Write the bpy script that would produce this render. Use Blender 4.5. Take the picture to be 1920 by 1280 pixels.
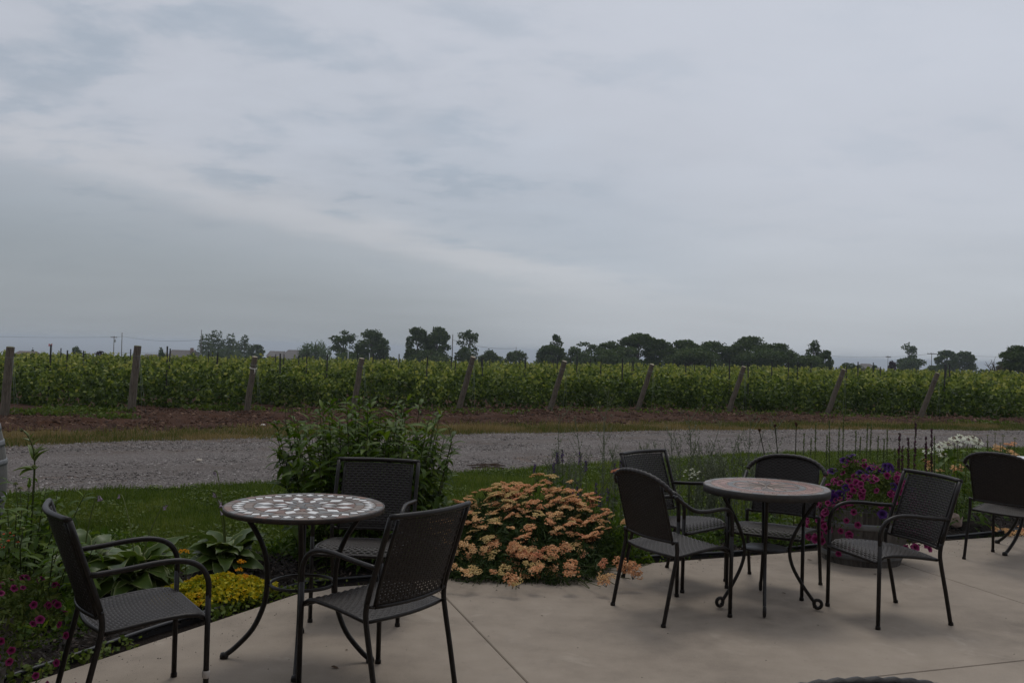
import bpy, math, random
import numpy as np
from mathutils import Vector, Matrix, Euler
from math import sin, cos, pi, radians

for o in list(bpy.data.objects):
    bpy.data.objects.remove(o)
SC = bpy.context.scene
COL = SC.collection

# ------------------------------------------------------------------ camera
CAMH, FPX, PITCH, ROLL = 1.486, 1739.0, radians(0.532), radians(1.583)
cam = bpy.data.cameras.new('camera')
cam.sensor_width = 36.0
cam.lens = FPX / 1920 * 36
cam.clip_start, cam.clip_end = 0.05, 60000
co = bpy.data.objects.new('camera', cam)
COL.objects.link(co)
R0, F0, U0 = Vector((1, 0, 0)), Vector((0, cos(PITCH), sin(PITCH))), Vector((0, -sin(PITCH), cos(PITCH)))
CR = R0 * cos(ROLL) + U0 * sin(ROLL)
CU = U0 * cos(ROLL) - R0 * sin(ROLL)
m = Matrix((CR, CU, -F0)).transposed().to_4x4()
m.translation = (0, 0, CAMH)
co.matrix_world = m
SC.camera = co


def ray(px, py):
    """direction in which a photograph pixel (1920 wide) looks, used only to survey positions"""
    d = CR * ((px - 960) / FPX) + F0 - CU * ((py - 640) / FPX)
    return d


def at(px, py, Y):
    d = ray(px, py)
    return Vector((d.x / d.y * Y, Y, CAMH + d.z / d.y * Y))


def gp(px, py, z=0.0):
    d = ray(px, py)
    t = (z - CAMH) / d.z
    return Vector((d.x * t, d.y * t, z))


# ------------------------------------------------------------------ world, sun, exposure
SUN_EL, SUN_AZ = radians(62), radians(4)       # azimuth from +Y towards +X
W = bpy.data.worlds.new('World')
SC.world = W
W.use_nodes = True
nt = W.node_tree
nt.nodes.clear()


def nn(tree, typ, **kw):
    n = tree.nodes.new(typ)
    for k, v in kw.items():
        if k.startswith('i_'):
            n.inputs[k[2:]].default_value = v
        else:
            setattr(n, k, v)
    return n


class G:
    """small helper to write node maths as expressions"""
    def __init__(s, tree):
        s.t = tree

    def put(s, sock, v):
        if isinstance(v, bpy.types.NodeSocket):
            s.t.links.new(v, sock)
        else:
            sock.default_value = v

    def m(s, op, a, b=0.0, c=0.0, clamp=False):
        n = nn(s.t, 'ShaderNodeMath', operation=op, use_clamp=clamp)
        s.put(n.inputs[0], a); s.put(n.inputs[1], b); s.put(n.inputs[2], c)
        return n.outputs[0]

    def vm(s, op, a, b=(0, 0, 0), out=0):
        n = nn(s.t, 'ShaderNodeVectorMath', operation=op)
        s.put(n.inputs[0], a); s.put(n.inputs[1], b)
        return n.outputs[out]

    def ss(s, x, a, b, lo=0.0, hi=1.0):
        n = nn(s.t, 'ShaderNodeMapRange', interpolation_type='SMOOTHSTEP')
        s.put(n.inputs[0], x); s.put(n.inputs[1], a); s.put(n.inputs[2], b); s.put(n.inputs[3], lo); s.put(n.inputs[4], hi)
        return n.outputs[0]

    def noise(s, vec, scale, detail=4.0, rough=0.5, dist=0.0):
        n = nn(s.t, 'ShaderNodeTexNoise')
        if vec is not None:
            s.t.links.new(vec, n.inputs['Vector'])
        n.inputs['Scale'].default_value = scale; n.inputs['Detail'].default_value = detail
        n.inputs['Roughness'].default_value = rough; n.inputs['Distortion'].default_value = dist
        return n.outputs[0]

    def mix(s, f, a, b):
        n = nn(s.t, 'ShaderNodeMix', data_type='RGBA')
        s.put(n.inputs[0], f)
        for k, v in ((6, a), (7, b)):
            if not isinstance(v, bpy.types.NodeSocket) and len(v) == 3:
                v = (*v, 1)
            s.put(n.inputs[k], v)
        return n.outputs[2]

    def ramp(s, f, stops):
        n = nn(s.t, 'ShaderNodeValToRGB')
        while len(n.color_ramp.elements) < len(stops):
            n.color_ramp.elements.new(0.5)
        for e, (p, c) in zip(n.color_ramp.elements, stops):
            e.position = p; e.color = (*c, 1)
        s.put(n.inputs[0], f)
        return n.outputs[0]


g = G(nt)
tc = nn(nt, 'ShaderNodeTexCoord')
dirv = g.vm('NORMALIZE', tc.outputs['Generated'])
sep = nn(nt, 'ShaderNodeSeparateXYZ')
nt.links.new(dirv, sep.inputs[0])
dx, dy, dz = sep.outputs
sky = nn(nt, 'ShaderNodeTexSky', sky_type='NISHITA', sun_disc=False, sun_elevation=SUN_EL, sun_rotation=SUN_AZ,
         air_density=1.0, dust_density=2.5, ozone_density=1.0)
zz = g.m('MAXIMUM', dz, 0.0)
den = g.m('ADD', zz, 0.16)
pl = nn(nt, 'ShaderNodeCombineXYZ')
g.put(pl.inputs[0], g.m('DIVIDE', dx, den)); g.put(pl.inputs[1], g.m('DIVIDE', dy, den))
plane = pl.outputs[0]
mp = nn(nt, 'ShaderNodeMapping')
mp.inputs['Rotation'].default_value = (0, 0, radians(-38))
mp.inputs['Scale'].default_value = (0.85, 1.35, 1)
nt.links.new(plane, mp.inputs[0])
n_big = g.noise(mp.outputs[0], 1.0, 6, 0.55, 0.35)
mp2 = nn(nt, 'ShaderNodeMapping')
mp2.inputs['Rotation'].default_value = (0, 0, radians(-30))
mp2.inputs['Scale'].default_value = (1.0, 1.25, 1)
mp2.inputs['Location'].default_value = (3.1, 1.7, 0)
nt.links.new(plane, mp2.inputs[0])
n_mid = g.noise(mp2.outputs[0], 3.0, 9, 0.56, 0.15)
n_pat = g.noise(plane, 1.3, 3, 0.5, 0.3)
# the long dark cloud bank: its edge is a great circle through two bearings
d1, d2 = ray(0, 285).normalized(), ray(1130, 555).normalized()
nb = d1.cross(d2).normalized()
if nb.dot(ray(200, 520).normalized()) < 0:
    nb = -nb
sb = g.vm('DOT_PRODUCT', dirv, tuple(nb), out=1)
wob = g.m('MULTIPLY', g.m('SUBTRACT', n_mid, 0.5), 0.045)
sbw = g.m('ADD', sb, wob)
sbw = g.m('ADD', sbw, g.m('MULTIPLY', g.m('SUBTRACT', n_big, 0.5), 0.03))
bank = g.m('ADD', g.m('MULTIPLY', g.ss(sbw, -0.006, 0.016), 0.45), g.m('MULTIPLY', g.ss(sbw, -0.004, 0.085), 0.55))
side = g.ss(dx, 0.16, -0.12)                      # the bank thins out to the right
bank = g.m('MULTIPLY', bank, g.m('MULTIPLY_ADD', side, 0.9, 0.10))
edge = g.m('MULTIPLY', g.ss(sbw, -0.055, -0.014), g.ss(sbw, 0.02, -0.006))
edge = g.m('MULTIPLY', edge, g.ss(dx, 0.18, -0.05))
# blue gaps, mostly high on the left; the right and the low sky are smooth
calm = g.m('MULTIPLY', g.ss(dx, 0.22, -0.12, 0.25, 1.0), g.ss(dz, 0.04, 0.18))
band = g.m('MULTIPLY', g.ss(sbw, -0.20, -0.05), g.ss(sbw, -0.012, -0.03))
band = g.m('MULTIPLY', band, g.m('MULTIPLY', g.ss(dx, -0.34, -0.02), g.ss(dx, 0.30, 0.06)))
gap = g.m('MULTIPLY', g.ss(n_mid, 0.52, 0.34), g.ss(n_pat, 0.35, 0.62))
gap = g.m('MULTIPLY', gap, calm)
gap = g.m('ADD', gap, g.m('MULTIPLY', band, 0.55), clamp=True)
# brightness
lum = g.m('MULTIPLY_ADD', g.ss(dz, -0.02, 0.34), 0.085, 0.455)
lum = g.m('ADD', lum, g.m('MULTIPLY', g.ss(dx, -0.45, 0.40), 0.07))
lum = g.m('ADD', lum, g.m('MULTIPLY', g.m('SUBTRACT', n_big, 0.5), 0.10))
lum = g.m('ADD', lum, g.m('MULTIPLY', g.m('MULTIPLY', g.m('SUBTRACT', n_mid, 0.5), calm), 0.14))
lum = g.m('ADD', lum, g.m('MULTIPLY', edge, 0.012))
lum = g.m('MULTIPLY', lum, g.m('SUBTRACT', 1.0, g.m('MULTIPLY', bank, 0.285)))
lowr = g.m('MULTIPLY', g.ss(dz, 0.16, -0.01), g.ss(dx, 0.0, 0.3))
lum = g.m('SUBTRACT', lum, g.m('MULTIPLY', lowr, 0.03))
tintc = g.mix(g.m('MULTIPLY', bank, 1.0), (0.94, 0.99, 1.10), (0.885, 0.995, 1.12))
tintc = g.mix(g.m('MULTIPLY', g.ss(dz, 0.2, 0.0), 0.6), tintc, (0.912, 1.0, 1.08))
tintc = g.mix(g.m('MULTIPLY', edge, 0.25), tintc, (1.02, 1.0, 1.0))
tintc = g.mix(g.m('MULTIPLY', gap, 0.6), tintc, (0.82, 0.975, 1.165))
lum = g.m('MULTIPLY', lum, g.m('SUBTRACT', 1.0, g.m('MULTIPLY', gap, 0.13)))
cl = g.vm('SCALE', tintc, (0, 0, 0))
cl.node.inputs[3].default_value = 1.0
g.put(cl.node.inputs[3], g.m('MULTIPLY', lum, 10.0))
skyc = g.mix(0.92, sky.outputs[0], cl)
bg = nn(nt, 'ShaderNodeBackground', i_Strength=0.1)
nt.links.new(skyc, bg.inputs[0])
wo = nn(nt, 'ShaderNodeOutputWorld')
nt.links.new(bg.outputs[0], wo.inputs[0])

sl = bpy.data.lights.new('sun', 'SUN')
sl.energy = 0.8
sl.angle = radians(18)
sl.color = (1.0, 0.96, 0.9)
so = bpy.data.objects.new('sun', sl)
COL.objects.link(so)
sd = Vector((sin(SUN_AZ) * cos(SUN_EL), cos(SUN_AZ) * cos(SUN_EL), sin(SUN_EL)))
so.rotation_euler = sd.to_track_quat('Z', 'Y').to_euler()
so.location = sd * 50

vs = SC.view_settings
SC.display_settings.display_device = 'sRGB'
vs.view_transform = 'Standard'
vs.look = 'None'
vs.exposure = 0.0
vs.gamma = 1.0
vs.use_curve_mapping = False
cy = SC.cycles
cy.use_denoising = True
cy.max_bounces = 6
cy.diffuse_bounces = 3
cy.glossy_bounces = 2
cy.transmission_bounces = 3
cy.volume_bounces = 0
cy.transparent_max_bounces = 8
cy.sample_clamp_indirect = 4.0

# ------------------------------------------------------------------ mesh building helpers
RNG = np.random.default_rng(11)
random.seed(5)


class MB:
    def __init__(s):
        s.V, s.T, s.Q, s.A, s.n = [], [], [], [], 0
        s.TM, s.QM = [], []

    def add(s, V, Q=None, T=None, tint=0.5, mat=0):
        V = np.asarray(V, float).reshape(-1, 3)
        k = len(V)
        s.V.append(V)
        a = np.asarray(tint, float)
        s.A.append(np.full(k, float(a)) if a.ndim == 0 else a)
        if Q is not None and len(Q):
            Q = np.asarray(Q, np.int64).reshape(-1, 4)
            s.Q.append(Q + s.n); s.QM.append(np.full(len(Q), mat))
        if T is not None and len(T):
            T = np.asarray(T, np.int64).reshape(-1, 3)
            s.T.append(T + s.n); s.TM.append(np.full(len(T), mat))
        s.n += k
        return s

    def mesh(s, name, mats, smooth=True):
        V = np.concatenate(s.V); A = np.concatenate(s.A)
        Q = np.concatenate(s.Q) if s.Q else np.zeros((0, 4), np.int64)
        T = np.concatenate(s.T) if s.T else np.zeros((0, 3), np.int64)
        M = np.concatenate(s.QM + s.TM)
        me = bpy.data.meshes.new(name)
        me.vertices.add(len(V)); me.vertices.foreach_set('co', V.astype(np.float32).ravel())
        idx = np.concatenate([Q.ravel(), T.ravel()]).astype(np.int32)
        me.loops.add(len(idx)); me.loops.foreach_set('vertex_index', idx)
        st = np.concatenate([np.arange(len(Q)) * 4, len(Q) * 4 + np.arange(len(T)) * 3]).astype(np.int32)
        me.polygons.add(len(st)); me.polygons.foreach_set('loop_start', st)
        if not isinstance(mats, (list, tuple)):
            mats = [mats]
        for mm in mats:
            me.materials.append(mm)
        if len(mats) > 1:
            me.polygons.foreach_set('material_index', M.astype(np.int32))
        me.polygons.foreach_set('use_smooth', np.full(len(st), smooth))
        me.update(calc_edges=True)
        at_ = me.attributes.new('tint', 'FLOAT', 'POINT')
        at_.data.foreach_set('value', A.astype(np.float32))
        return me

    def obj(s, name, mats, parent=None, smooth=True):
        return link(name, s.mesh(name, mats, smooth), parent)


def link(name, me, parent=None, M=None):
    o = bpy.data.objects.new(name, me)
    COL.objects.link(o)
    if parent is not None:
        o.parent = parent
    if M is not None:
        o.matrix_basis = M
    return o


def tag(o, label=None, cat=None, group=None, kind=None):
    if label: o['label'] = label
    if cat: o['category'] = cat
    if group: o['group'] = group
    if kind: o['kind'] = kind
    return o


def thing(name, label, cat, loc=(0, 0, 0), rotz=0.0, group=None):
    o = bpy.data.objects.new(name, None)
    o.empty_display_size = 0.1
    COL.objects.link(o)
    o.location = loc
    o.rotation_euler = (0, 0, rotz)
    return tag(o, label, cat, group)


def dup(root, loc, rotz, label, group=None):
    r = root.copy(); COL.objects.link(r)
    r.location = loc; r.rotation_euler = (0, 0, rotz); r['label'] = label
    if group: r['group'] = group
    for ch in root.children:
        c = ch.copy(); COL.objects.link(c); c.parent = r
        for gch in ch.children:
            d = gch.copy(); COL.objects.link(d); d.parent = c
    return r


def spline(P, n=6, closed=False):
    P = [np.array(p, float) for p in P]
    out = []
    N = len(P)
    segs = N if closed else N - 1
    for i in range(segs):
        if closed:
            a, b, c, d = P[(i - 1) % N], P[i], P[(i + 1) % N], P[(i + 2) % N]
        else:
            b, c = P[i], P[i + 1]
            a = P[i - 1] if i > 0 else 2 * b - c
            d = P[i + 2] if i + 2 < N else 2 * c - b
        for k in range(n):
            t = k / n
            out.append(0.5 * ((2 * b) + (-a + c) * t + (2 * a - 5 * b + 4 * c - d) * t * t + (-a + 3 * b - 3 * c + d) * t ** 3))
    if not closed:
        out.append(P[-1])
    return np.array(out)


def tube(mb, P, r, n=8, closed=False, caps=True, tint=0.5, mat=0, flat=None):
    P = np.array(P, float)
    N = len(P)
    r = np.broadcast_to(np.asarray(r, float), (N,))
    if closed:
        tg = np.roll(P, -1, 0) - np.roll(P, 1, 0)
    else:
        tg = np.gradient(P, axis=0)
    tg /= np.linalg.norm(tg, axis=1)[:, None] + 1e-12
    up = np.array((0, 0, 1.0)) if abs(tg[0][2]) < 0.9 else np.array((1.0, 0, 0))
    a = np.cross(tg[0], up); a /= np.linalg.norm(a)
    V = np.empty((N, n, 3))
    th = np.arange(n) / n * 2 * pi
    for i in range(N):
        a = a - tg[i] * a.dot(tg[i]); a /= np.linalg.norm(a) + 1e-12
        b = np.cross(tg[i], a)
        V[i] = P[i] + r[i] * (np.cos(th)[:, None] * a + np.sin(th)[:, None] * b * (flat or 1.0))
    i, j = np.meshgrid(np.arange(N if closed else N - 1), np.arange(n), indexing='ij')
    i2, j2 = (i + 1) % N, (j + 1) % n
    Q = np.stack([i * n + j, i * n + j2, i2 * n + j2, i2 * n + j], -1).reshape(-1, 4)
    V = V.reshape(-1, 3)
    T = []
    if caps and not closed:
        V = np.vstack([V, P[0], P[-1]])
        c0, c1 = N * n, N * n + 1
        for k in range(n):
            T.append((c0, (k + 1) % n, k)); T.append((c1, (N - 1) * n + k, (N - 1) * n + (k + 1) % n))
    mb.add(V, Q, T, tint, mat)


def lathe(mb, prof, n=32, tint=0.5, mat=0, a0=0.0, a1=2 * pi, center=(0, 0)):
    prof = np.array(prof, float)
    full = abs(a1 - a0 - 2 * pi) < 1e-6
    k = n if full else n + 1
    th = a0 + (a1 - a0) * np.arange(k) / n
    V = np.stack([prof[:, None, 0] * np.cos(th) + center[0], prof[:, None, 0] * np.sin(th) + center[1], np.repeat(prof[:, 1:2], k, 1)], -1).reshape(-1, 3)
    i, j = np.meshgrid(np.arange(len(prof) - 1), np.arange(n), indexing='ij')
    j2 = (j + 1) % k
    Q = np.stack([i * k + j, i * k + j2, (i + 1) * k + j2, (i + 1) * k + j], -1).reshape(-1, 4)
    mb.add(V, Q, None, tint, mat)


def box(mb, lo, hi, tint=0.5, mat=0):
    x0, y0, z0 = lo; x1, y1, z1 = hi
    V = [(x0, y0, z0), (x1, y0, z0), (x1, y1, z0), (x0, y1, z0), (x0, y0, z1), (x1, y0, z1), (x1, y1, z1), (x0, y1, z1)]
    mb.add(V, [(0, 3, 2, 1), (4, 5, 6, 7), (0, 1, 5, 4), (1, 2, 6, 5), (2, 3, 7, 6), (3, 0, 4, 7)], None, tint, mat)


def prism(mb, poly, z0, z1, tint=0.5, mat=0, inset=0.0):
    poly = np.array(poly, float)
    n = len(poly)
    c = poly.mean(0)
    top = c + (poly - c) * (1 - inset)
    V = np.vstack([np.c_[poly, np.full(n, z0)], np.c_[top, np.full(n, z1)], [[*c, z1]]])
    Q = [(k, (k + 1) % n, n + (k + 1) % n, n + k) for k in range(n)]
    T = [(2 * n, n + k, n + (k + 1) % n) for k in range(n)]
    mb.add(V, Q, T, tint, mat)


def unit(rng, n):
    v = rng.normal(size=(n, 3))
    return v / np.linalg.norm(v, axis=1)[:, None]


def cards(mb, P, L, Wd, tint, rng, nbias=None, b=0.6, mat=0, droop=None):
    """leaf sized faces: kite shaped quads at points P"""
    P = np.asarray(P, float); n = len(P)
    nv = unit(rng, n)
    if nbias is not None:
        nv = nv * (1 - b) + np.asarray(nbias, float) * b
        nv /= np.linalg.norm(nv, axis=1)[:, None] + 1e-9
    t = unit(rng, n)
    if droop is not None:
        t = t * 0.6 + np.asarray(droop, float)
    t = t - nv * (t * nv).sum(1)[:, None]
    t /= np.linalg.norm(t, axis=1)[:, None] + 1e-9
    bb = np.cross(nv, t)
    L = np.broadcast_to(L, (n,))[:, None] * 0.5
    Wd = np.broadcast_to(Wd, (n,))[:, None] * 0.5
    V = np.stack([P - t * L, P + bb * Wd - t * L * 0.15, P + t * L, P - bb * Wd - t * L * 0.15], 1).reshape(-1, 3)
    Q = np.arange(n * 4).reshape(n, 4)
    mb.add(V, Q, None, np.repeat(np.broadcast_to(tint, (n,)), 4), mat)


def blades(mb, P, h, w, rng, lean=0.4, tint=0.5, mat=0):
    P = np.asarray(P, float); n = len(P)
    a = rng.uniform(0, 2 * pi, n)
    s = np.c_[np.cos(a), np.sin(a), np.zeros(n)]
    l = rng.uniform(0, 2 * pi, n); q = rng.uniform(0, lean, n)
    h = np.broadcast_to(h, (n,)); w = np.broadcast_to(w, (n,))
    tip = P + np.c_[np.cos(l) * q * h, np.sin(l) * q * h, h * np.sqrt(np.maximum(0.05, 1 - q * q))]
    V = np.stack([P - s * w[:, None] / 2, P + s * w[:, None] / 2, tip], 1).reshape(-1, 3)
    T = np.arange(3 * n).reshape(n, 3)
    mb.add(V, None, T, np.repeat(np.broadcast_to(tint, (n,)), 3), mat)


OCT_V = np.array([(1, 0, 0), (-1, 0, 0), (0, 1, 0), (0, -1, 0), (0, 0, 1), (0, 0, -1)], float)
OCT_T = np.array([(0, 2, 4), (2, 1, 4), (1, 3, 4), (3, 0, 4), (2, 0, 5), (1, 2, 5), (3, 1, 5), (0, 3, 5)])


def lumps(mb, P, size, rng, flat=0.6, tint=0.5, mat=0):
    P = np.asarray(P, float); n = len(P)
    size = np.broadcast_to(size, (n,))
    J = OCT_V[None] * rng.uniform(0.55, 1.15, (n, 6, 1)) + rng.normal(0, 0.14, (n, 6, 3))
    a = rng.uniform(0, 2 * pi, n)
    c, s = np.cos(a)[:, None], np.sin(a)[:, None]
    X = J[:, :, 0] * c - J[:, :, 1] * s; Yv = J[:, :, 0] * s + J[:, :, 1] * c
    V = np.stack([X, Yv, J[:, :, 2] * flat], -1) * size[:, None, None] + P[:, None]
    T = (OCT_T[None] + (np.arange(n) * 6)[:, None, None]).reshape(-1, 3)
    mb.add(V.reshape(-1, 3), None, T, np.repeat(np.broadcast_to(tint, (n,)), 6), mat)


def vnoise(x, y, seed=0):
    """cheap smooth value noise on arrays"""
    x = np.asarray(x, float); y = np.asarray(y, float)
    xi, yi = np.floor(x).astype(np.int64), np.floor(y).astype(np.int64)
    fx, fy = x - xi, y - yi
    fx = fx * fx * (3 - 2 * fx); fy = fy * fy * (3 - 2 * fy)

    def h(a, b):
        k = (a * 374761393 + b * 668265263 + seed * 2147483647) & 0xFFFFFFFF
        k = ((k ^ (k >> 13)) * 1274126177) & 0xFFFFFFFF
        return ((k ^ (k >> 16)) & 0xFFFF) / 65535.0
    return (h(xi, yi) * (1 - fx) + h(xi + 1, yi) * fx) * (1 - fy) + (h(xi, yi + 1) * (1 - fx) + h(xi + 1, yi + 1) * fx) * fy


# ------------------------------------------------------------------ materials
def newmat(name):
    mt = bpy.data.materials.new(name)
    mt.use_nodes = True
    t = mt.node_tree
    return mt, t, G(t), t.nodes['Principled BSDF']


def plain(name, c1, c2, scale=20.0, rough=0.6, bump=0.0, bscale=None, spec=0.5, metal=0.0, detail=5.0):
    """two tone noise material in object space"""
    mt, t, g, p = newmat(name)
    tc = nn(t, 'ShaderNodeTexCoord')
    f = g.noise(tc.outputs['Object'], scale, detail, 0.6)
    f = g.ss(f, 0.3, 0.7)
    t.links.new(g.mix(f, c1, c2), p.inputs['Base Color'])
    p.inputs['Roughness'].default_value = rough
    p.inputs['Metallic'].default_value = metal
    p.inputs['Specular IOR Level'].default_value = spec
    if bump:
        b = nn(t, 'ShaderNodeBump', i_Strength=bump, i_Distance=0.01)
        t.links.new(g.noise(tc.outputs['Object'], bscale or scale * 3, 6, 0.65), b.inputs['Height'])
        t.links.new(b.outputs[0], p.inputs['Normal'])
    return mt


def leafy(name, stops, trans=0.25, rough=0.6, spec=0.12):
    """foliage: colour by the leaf's own tint, part of the light shines through"""
    mt, t, g, p = newmat(name)
    a = nn(t, 'ShaderNodeAttribute', attribute_name='tint')
    c = g.ramp(a.outputs['Fac'], stops)
    t.links.new(c, p.inputs['Base Color'])
    p.inputs['Roughness'].default_value = rough
    p.inputs['Specular IOR Level'].default_value = spec
    tr = nn(t, 'ShaderNodeBsdfTranslucent')
    hs = nn(t, 'ShaderNodeHueSaturation', i_Saturation=1.1, i_Value=1.3)
    t.links.new(c, hs.inputs['Color']); t.links.new(hs.outputs[0], tr.inputs[0])
    mx = nn(t, 'ShaderNodeMixShader', i_Fac=trans)
    t.links.new(p.outputs[0], mx.inputs[1]); t.links.new(tr.outputs[0], mx.inputs[2])
    t.links.new(mx.outputs[0], t.nodes['Material Output'].inputs[0])
    return mt


def tinted(name, stops, rough=0.7, scale=30.0, bump=0.3, spec=0.4, nvar=0.25):
    """colour by tint attribute, broken up with noise"""
    mt, t, g, p = newmat(name)
    a = nn(t, 'ShaderNodeAttribute', attribute_name='tint')
    tc = nn(t, 'ShaderNodeTexCoord')
    n = g.noise(tc.outputs['Object'], scale, 6, 0.65)
    f = g.m('ADD', a.outputs['Fac'], g.m('MULTIPLY', g.m('SUBTRACT', n, 0.5), nvar), clamp=True)
    t.links.new(g.ramp(f, stops), p.inputs['Base Color'])
    p.inputs['Roughness'].default_value = rough
    p.inputs['Specular IOR Level'].default_value = spec
    if bump:
        b = nn(t, 'ShaderNodeBump', i_Strength=bump, i_Distance=0.01)
        t.links.new(n, b.inputs['Height']); t.links.new(b.outputs[0], p.inputs['Normal'])
    return mt


def concrete_mat():
    mt, t, g, p = newmat('concrete')
    tc = nn(t, 'ShaderNodeTexCoord')
    P = tc.outputs['Object']
    big = g.noise(P, 0.7, 4, 0.6, 0.5)
    mid = g.noise(P, 5.0, 6, 0.65)
    fine = g.noise(P, 160.0, 3, 0.7)
    mp = nn(t, 'ShaderNodeMapping'); mp.inputs['Scale'].default_value = (3, 60, 1); mp.inputs['Rotation'].default_value = (0, 0, radians(24))
    t.links.new(P, mp.inputs[0])
    brush = g.noise(mp.outputs[0], 3.0, 4, 0.6)
    f = g.m('ADD', g.m('MULTIPLY', big, 0.45), g.m('MULTIPLY', mid, 0.30))
    f = g.m('ADD', f, g.m('MULTIPLY', fine, 0.25))
    c = g.ramp(f, [(0.34, (0.165, 0.134, 0.104)), (0.5, (0.29, 0.238, 0.185)), (0.66, (0.365, 0.303, 0.239))])
    stn = g.ss(g.noise(P, 1.7, 5, 0.7, 1.2), 0.56, 0.70)
    c = g.mix(g.m('MULTIPLY', stn, 0.30), c, (0.24, 0.205, 0.17))
    pale = g.ss(g.noise(P, 2.6, 4, 0.6, 0.8), 0.60, 0.72)
    c = g.mix(g.m('MULTIPLY', pale, 0.25), c, (0.50, 0.43, 0.35))
    spot = g.ss(g.noise(P, 30.0, 2, 0.4), 0.68, 0.74)
    c = g.mix(g.m('MULTIPLY', spot, 0.25), c, (0.16, 0.13, 0.11))
    t.links.new(c, p.inputs['Base Color'])
    p.inputs['Roughness'].default_value = 0.78
    p.inputs['Specular IOR Level'].default_value = 0.3
    b = nn(t, 'ShaderNodeBump', i_Strength=0.25, i_Distance=0.004)
    t.links.new(g.m('ADD', g.m('MULTIPLY', brush, 0.6), fine), b.inputs['Height']); t.links.new(b.outputs[0], p.inputs['Normal'])
    return mt


def ground_mat(name, cols, s1, s2, bump=0.5, bs=40.0, rough=0.95, vor=None, patch=None, tracks=False):
    mt, t, g, p = newmat(name)
    tc = nn(t, 'ShaderNodeTexCoord')
    P = tc.outputs['Object']
    a = g.noise(P, s1, 5, 0.6, 0.4); b_ = g.noise(P, s2, 5, 0.7)
    f = g.m('ADD', g.m('MULTIPLY', a, 0.5), g.m('MULTIPLY', b_, 0.5))
    if vor:
        v = nn(t, 'ShaderNodeTexVoronoi', i_Scale=vor); t.links.new(P, v.inputs['Vector'])
        sp = nn(t, 'ShaderNodeSeparateColor'); t.links.new(v.outputs['Color'], sp.inputs[0])
        f = g.m('ADD', g.m('MULTIPLY', f, 0.6), g.m('MULTIPLY', sp.outputs[0], 0.4))
    c = g.ramp(f, [(0.25, cols[0]), (0.5, cols[1]), (0.75, cols[2])])
    if patch:
        k = g.ss(g.noise(P, patch[1], 4, 0.6, 0.8), patch[2], patch[3])
        c = g.mix(g.m('MULTIPLY', k, patch[4]), c, patch[0])
    if tracks:
        at_ = nn(t, 'ShaderNodeAttribute', attribute_name='tint')
        f2 = g.m('ADD', at_.outputs['Fac'], g.m('MULTIPLY', g.m('SUBTRACT', g.noise(P, 0.9, 4, 0.6), 0.5), 0.16))
        fine = g.ss(g.noise(P, 2.2, 5, 0.65), 0.35, 0.65)
        for (lo, mid, hi, cc, k_) in ((0.16, 0.30, 0.42, (0.115, 0.095, 0.083), 0.55), (0.54, 0.66, 0.78, (0.12, 0.09, 0.07), 0.6), (0.80, 0.90, 1.02, (0.13, 0.085, 0.055), 0.55)):
            k = g.m('MULTIPLY', g.ss(f2, lo, mid), g.ss(f2, hi, mid))
            c = g.mix(g.m('MULTIPLY', g.m('MULTIPLY', k, fine), k_), c, cc)
    t.links.new(c, p.inputs['Base Color'])
    p.inputs['Roughness'].default_value = rough
    p.inputs['Specular IOR Level'].default_value = 0.15
    bn = nn(t, 'ShaderNodeBump', i_Strength=bump, i_Distance=0.03)
    t.links.new(g.m('ADD', g.noise(P, bs, 5, 0.7), v.outputs['Distance'] if vor else 0.0), bn.inputs['Height'])
    t.links.new(bn.outputs[0], p.inputs['Normal'])
    return mt


M_conc = concrete_mat()
M_joint = plain('joint', (0.03, 0.026, 0.022), (0.05, 0.045, 0.04), 30, 0.95)
M_gravel = ground_mat('gravel', ((0.095, 0.080, 0.072), (0.165, 0.143, 0.131), (0.25, 0.222, 0.205)), 0.5, 25, 0.8, 60, vor=38,
                      patch=((0.155, 0.105, 0.075), 0.6, 0.56, 0.70, 0.6), tracks=True)
M_soil = ground_mat('soil', ((0.026, 0.0115, 0.006), (0.053, 0.0235, 0.012), (0.092, 0.043, 0.024)), 1.2, 12, 1.0, 25)
M_lawn = ground_mat('lawn', ((0.03, 0.046, 0.007), (0.045, 0.066, 0.010), (0.066, 0.086, 0.015)), 1.3, 18, 0.8, 50)
M_verge = ground_mat('verge', ((0.05, 0.042, 0.014), (0.085, 0.058, 0.02), (0.12, 0.08, 0.03)), 1.5, 14, 0.8, 40)
M_mulch = ground_mat('mulch', ((0.010, 0.008, 0.006), (0.022, 0.016, 0.012), (0.040, 0.029, 0.022)), 3, 30, 1.0, 60)
M_field = ground_mat('far_field', ((0.04, 0.055, 0.015), (0.06, 0.08, 0.022), (0.08, 0.10, 0.03)), 0.02, 0.3, 0.3, 2)
M_metal = plain('dark_metal', (0.010, 0.0075, 0.006), (0.018, 0.0135, 0.011), 40, 0.42, 0.05, spec=0.3)
M_weave = plain('wicker', (0.014, 0.0102, 0.0085), (0.025, 0.0188, 0.016), 60, 0.5, 0.2, spec=0.35)
M_rust = plain('worn_metal', (0.02, 0.016, 0.014), (0.055, 0.035, 0.026), 25, 0.5, 0.1)
M_edging = plain('edging', (0.012, 0.012, 0.013), (0.02, 0.02, 0.022), 10, 0.45)
M_grass = leafy('grass_blade', [(0, (0.042, 0.068, 0.011)), (0.5, (0.092, 0.130, 0.022)), (1, (0.19, 0.21, 0.05))], 0.3, 0.5)
M_dry = leafy('dry_grass', [(0, (0.07, 0.095, 0.02)), (0.45, (0.19, 0.145, 0.055)), (1, (0.29, 0.215, 0.10))], 0.2, 0.7)
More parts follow.
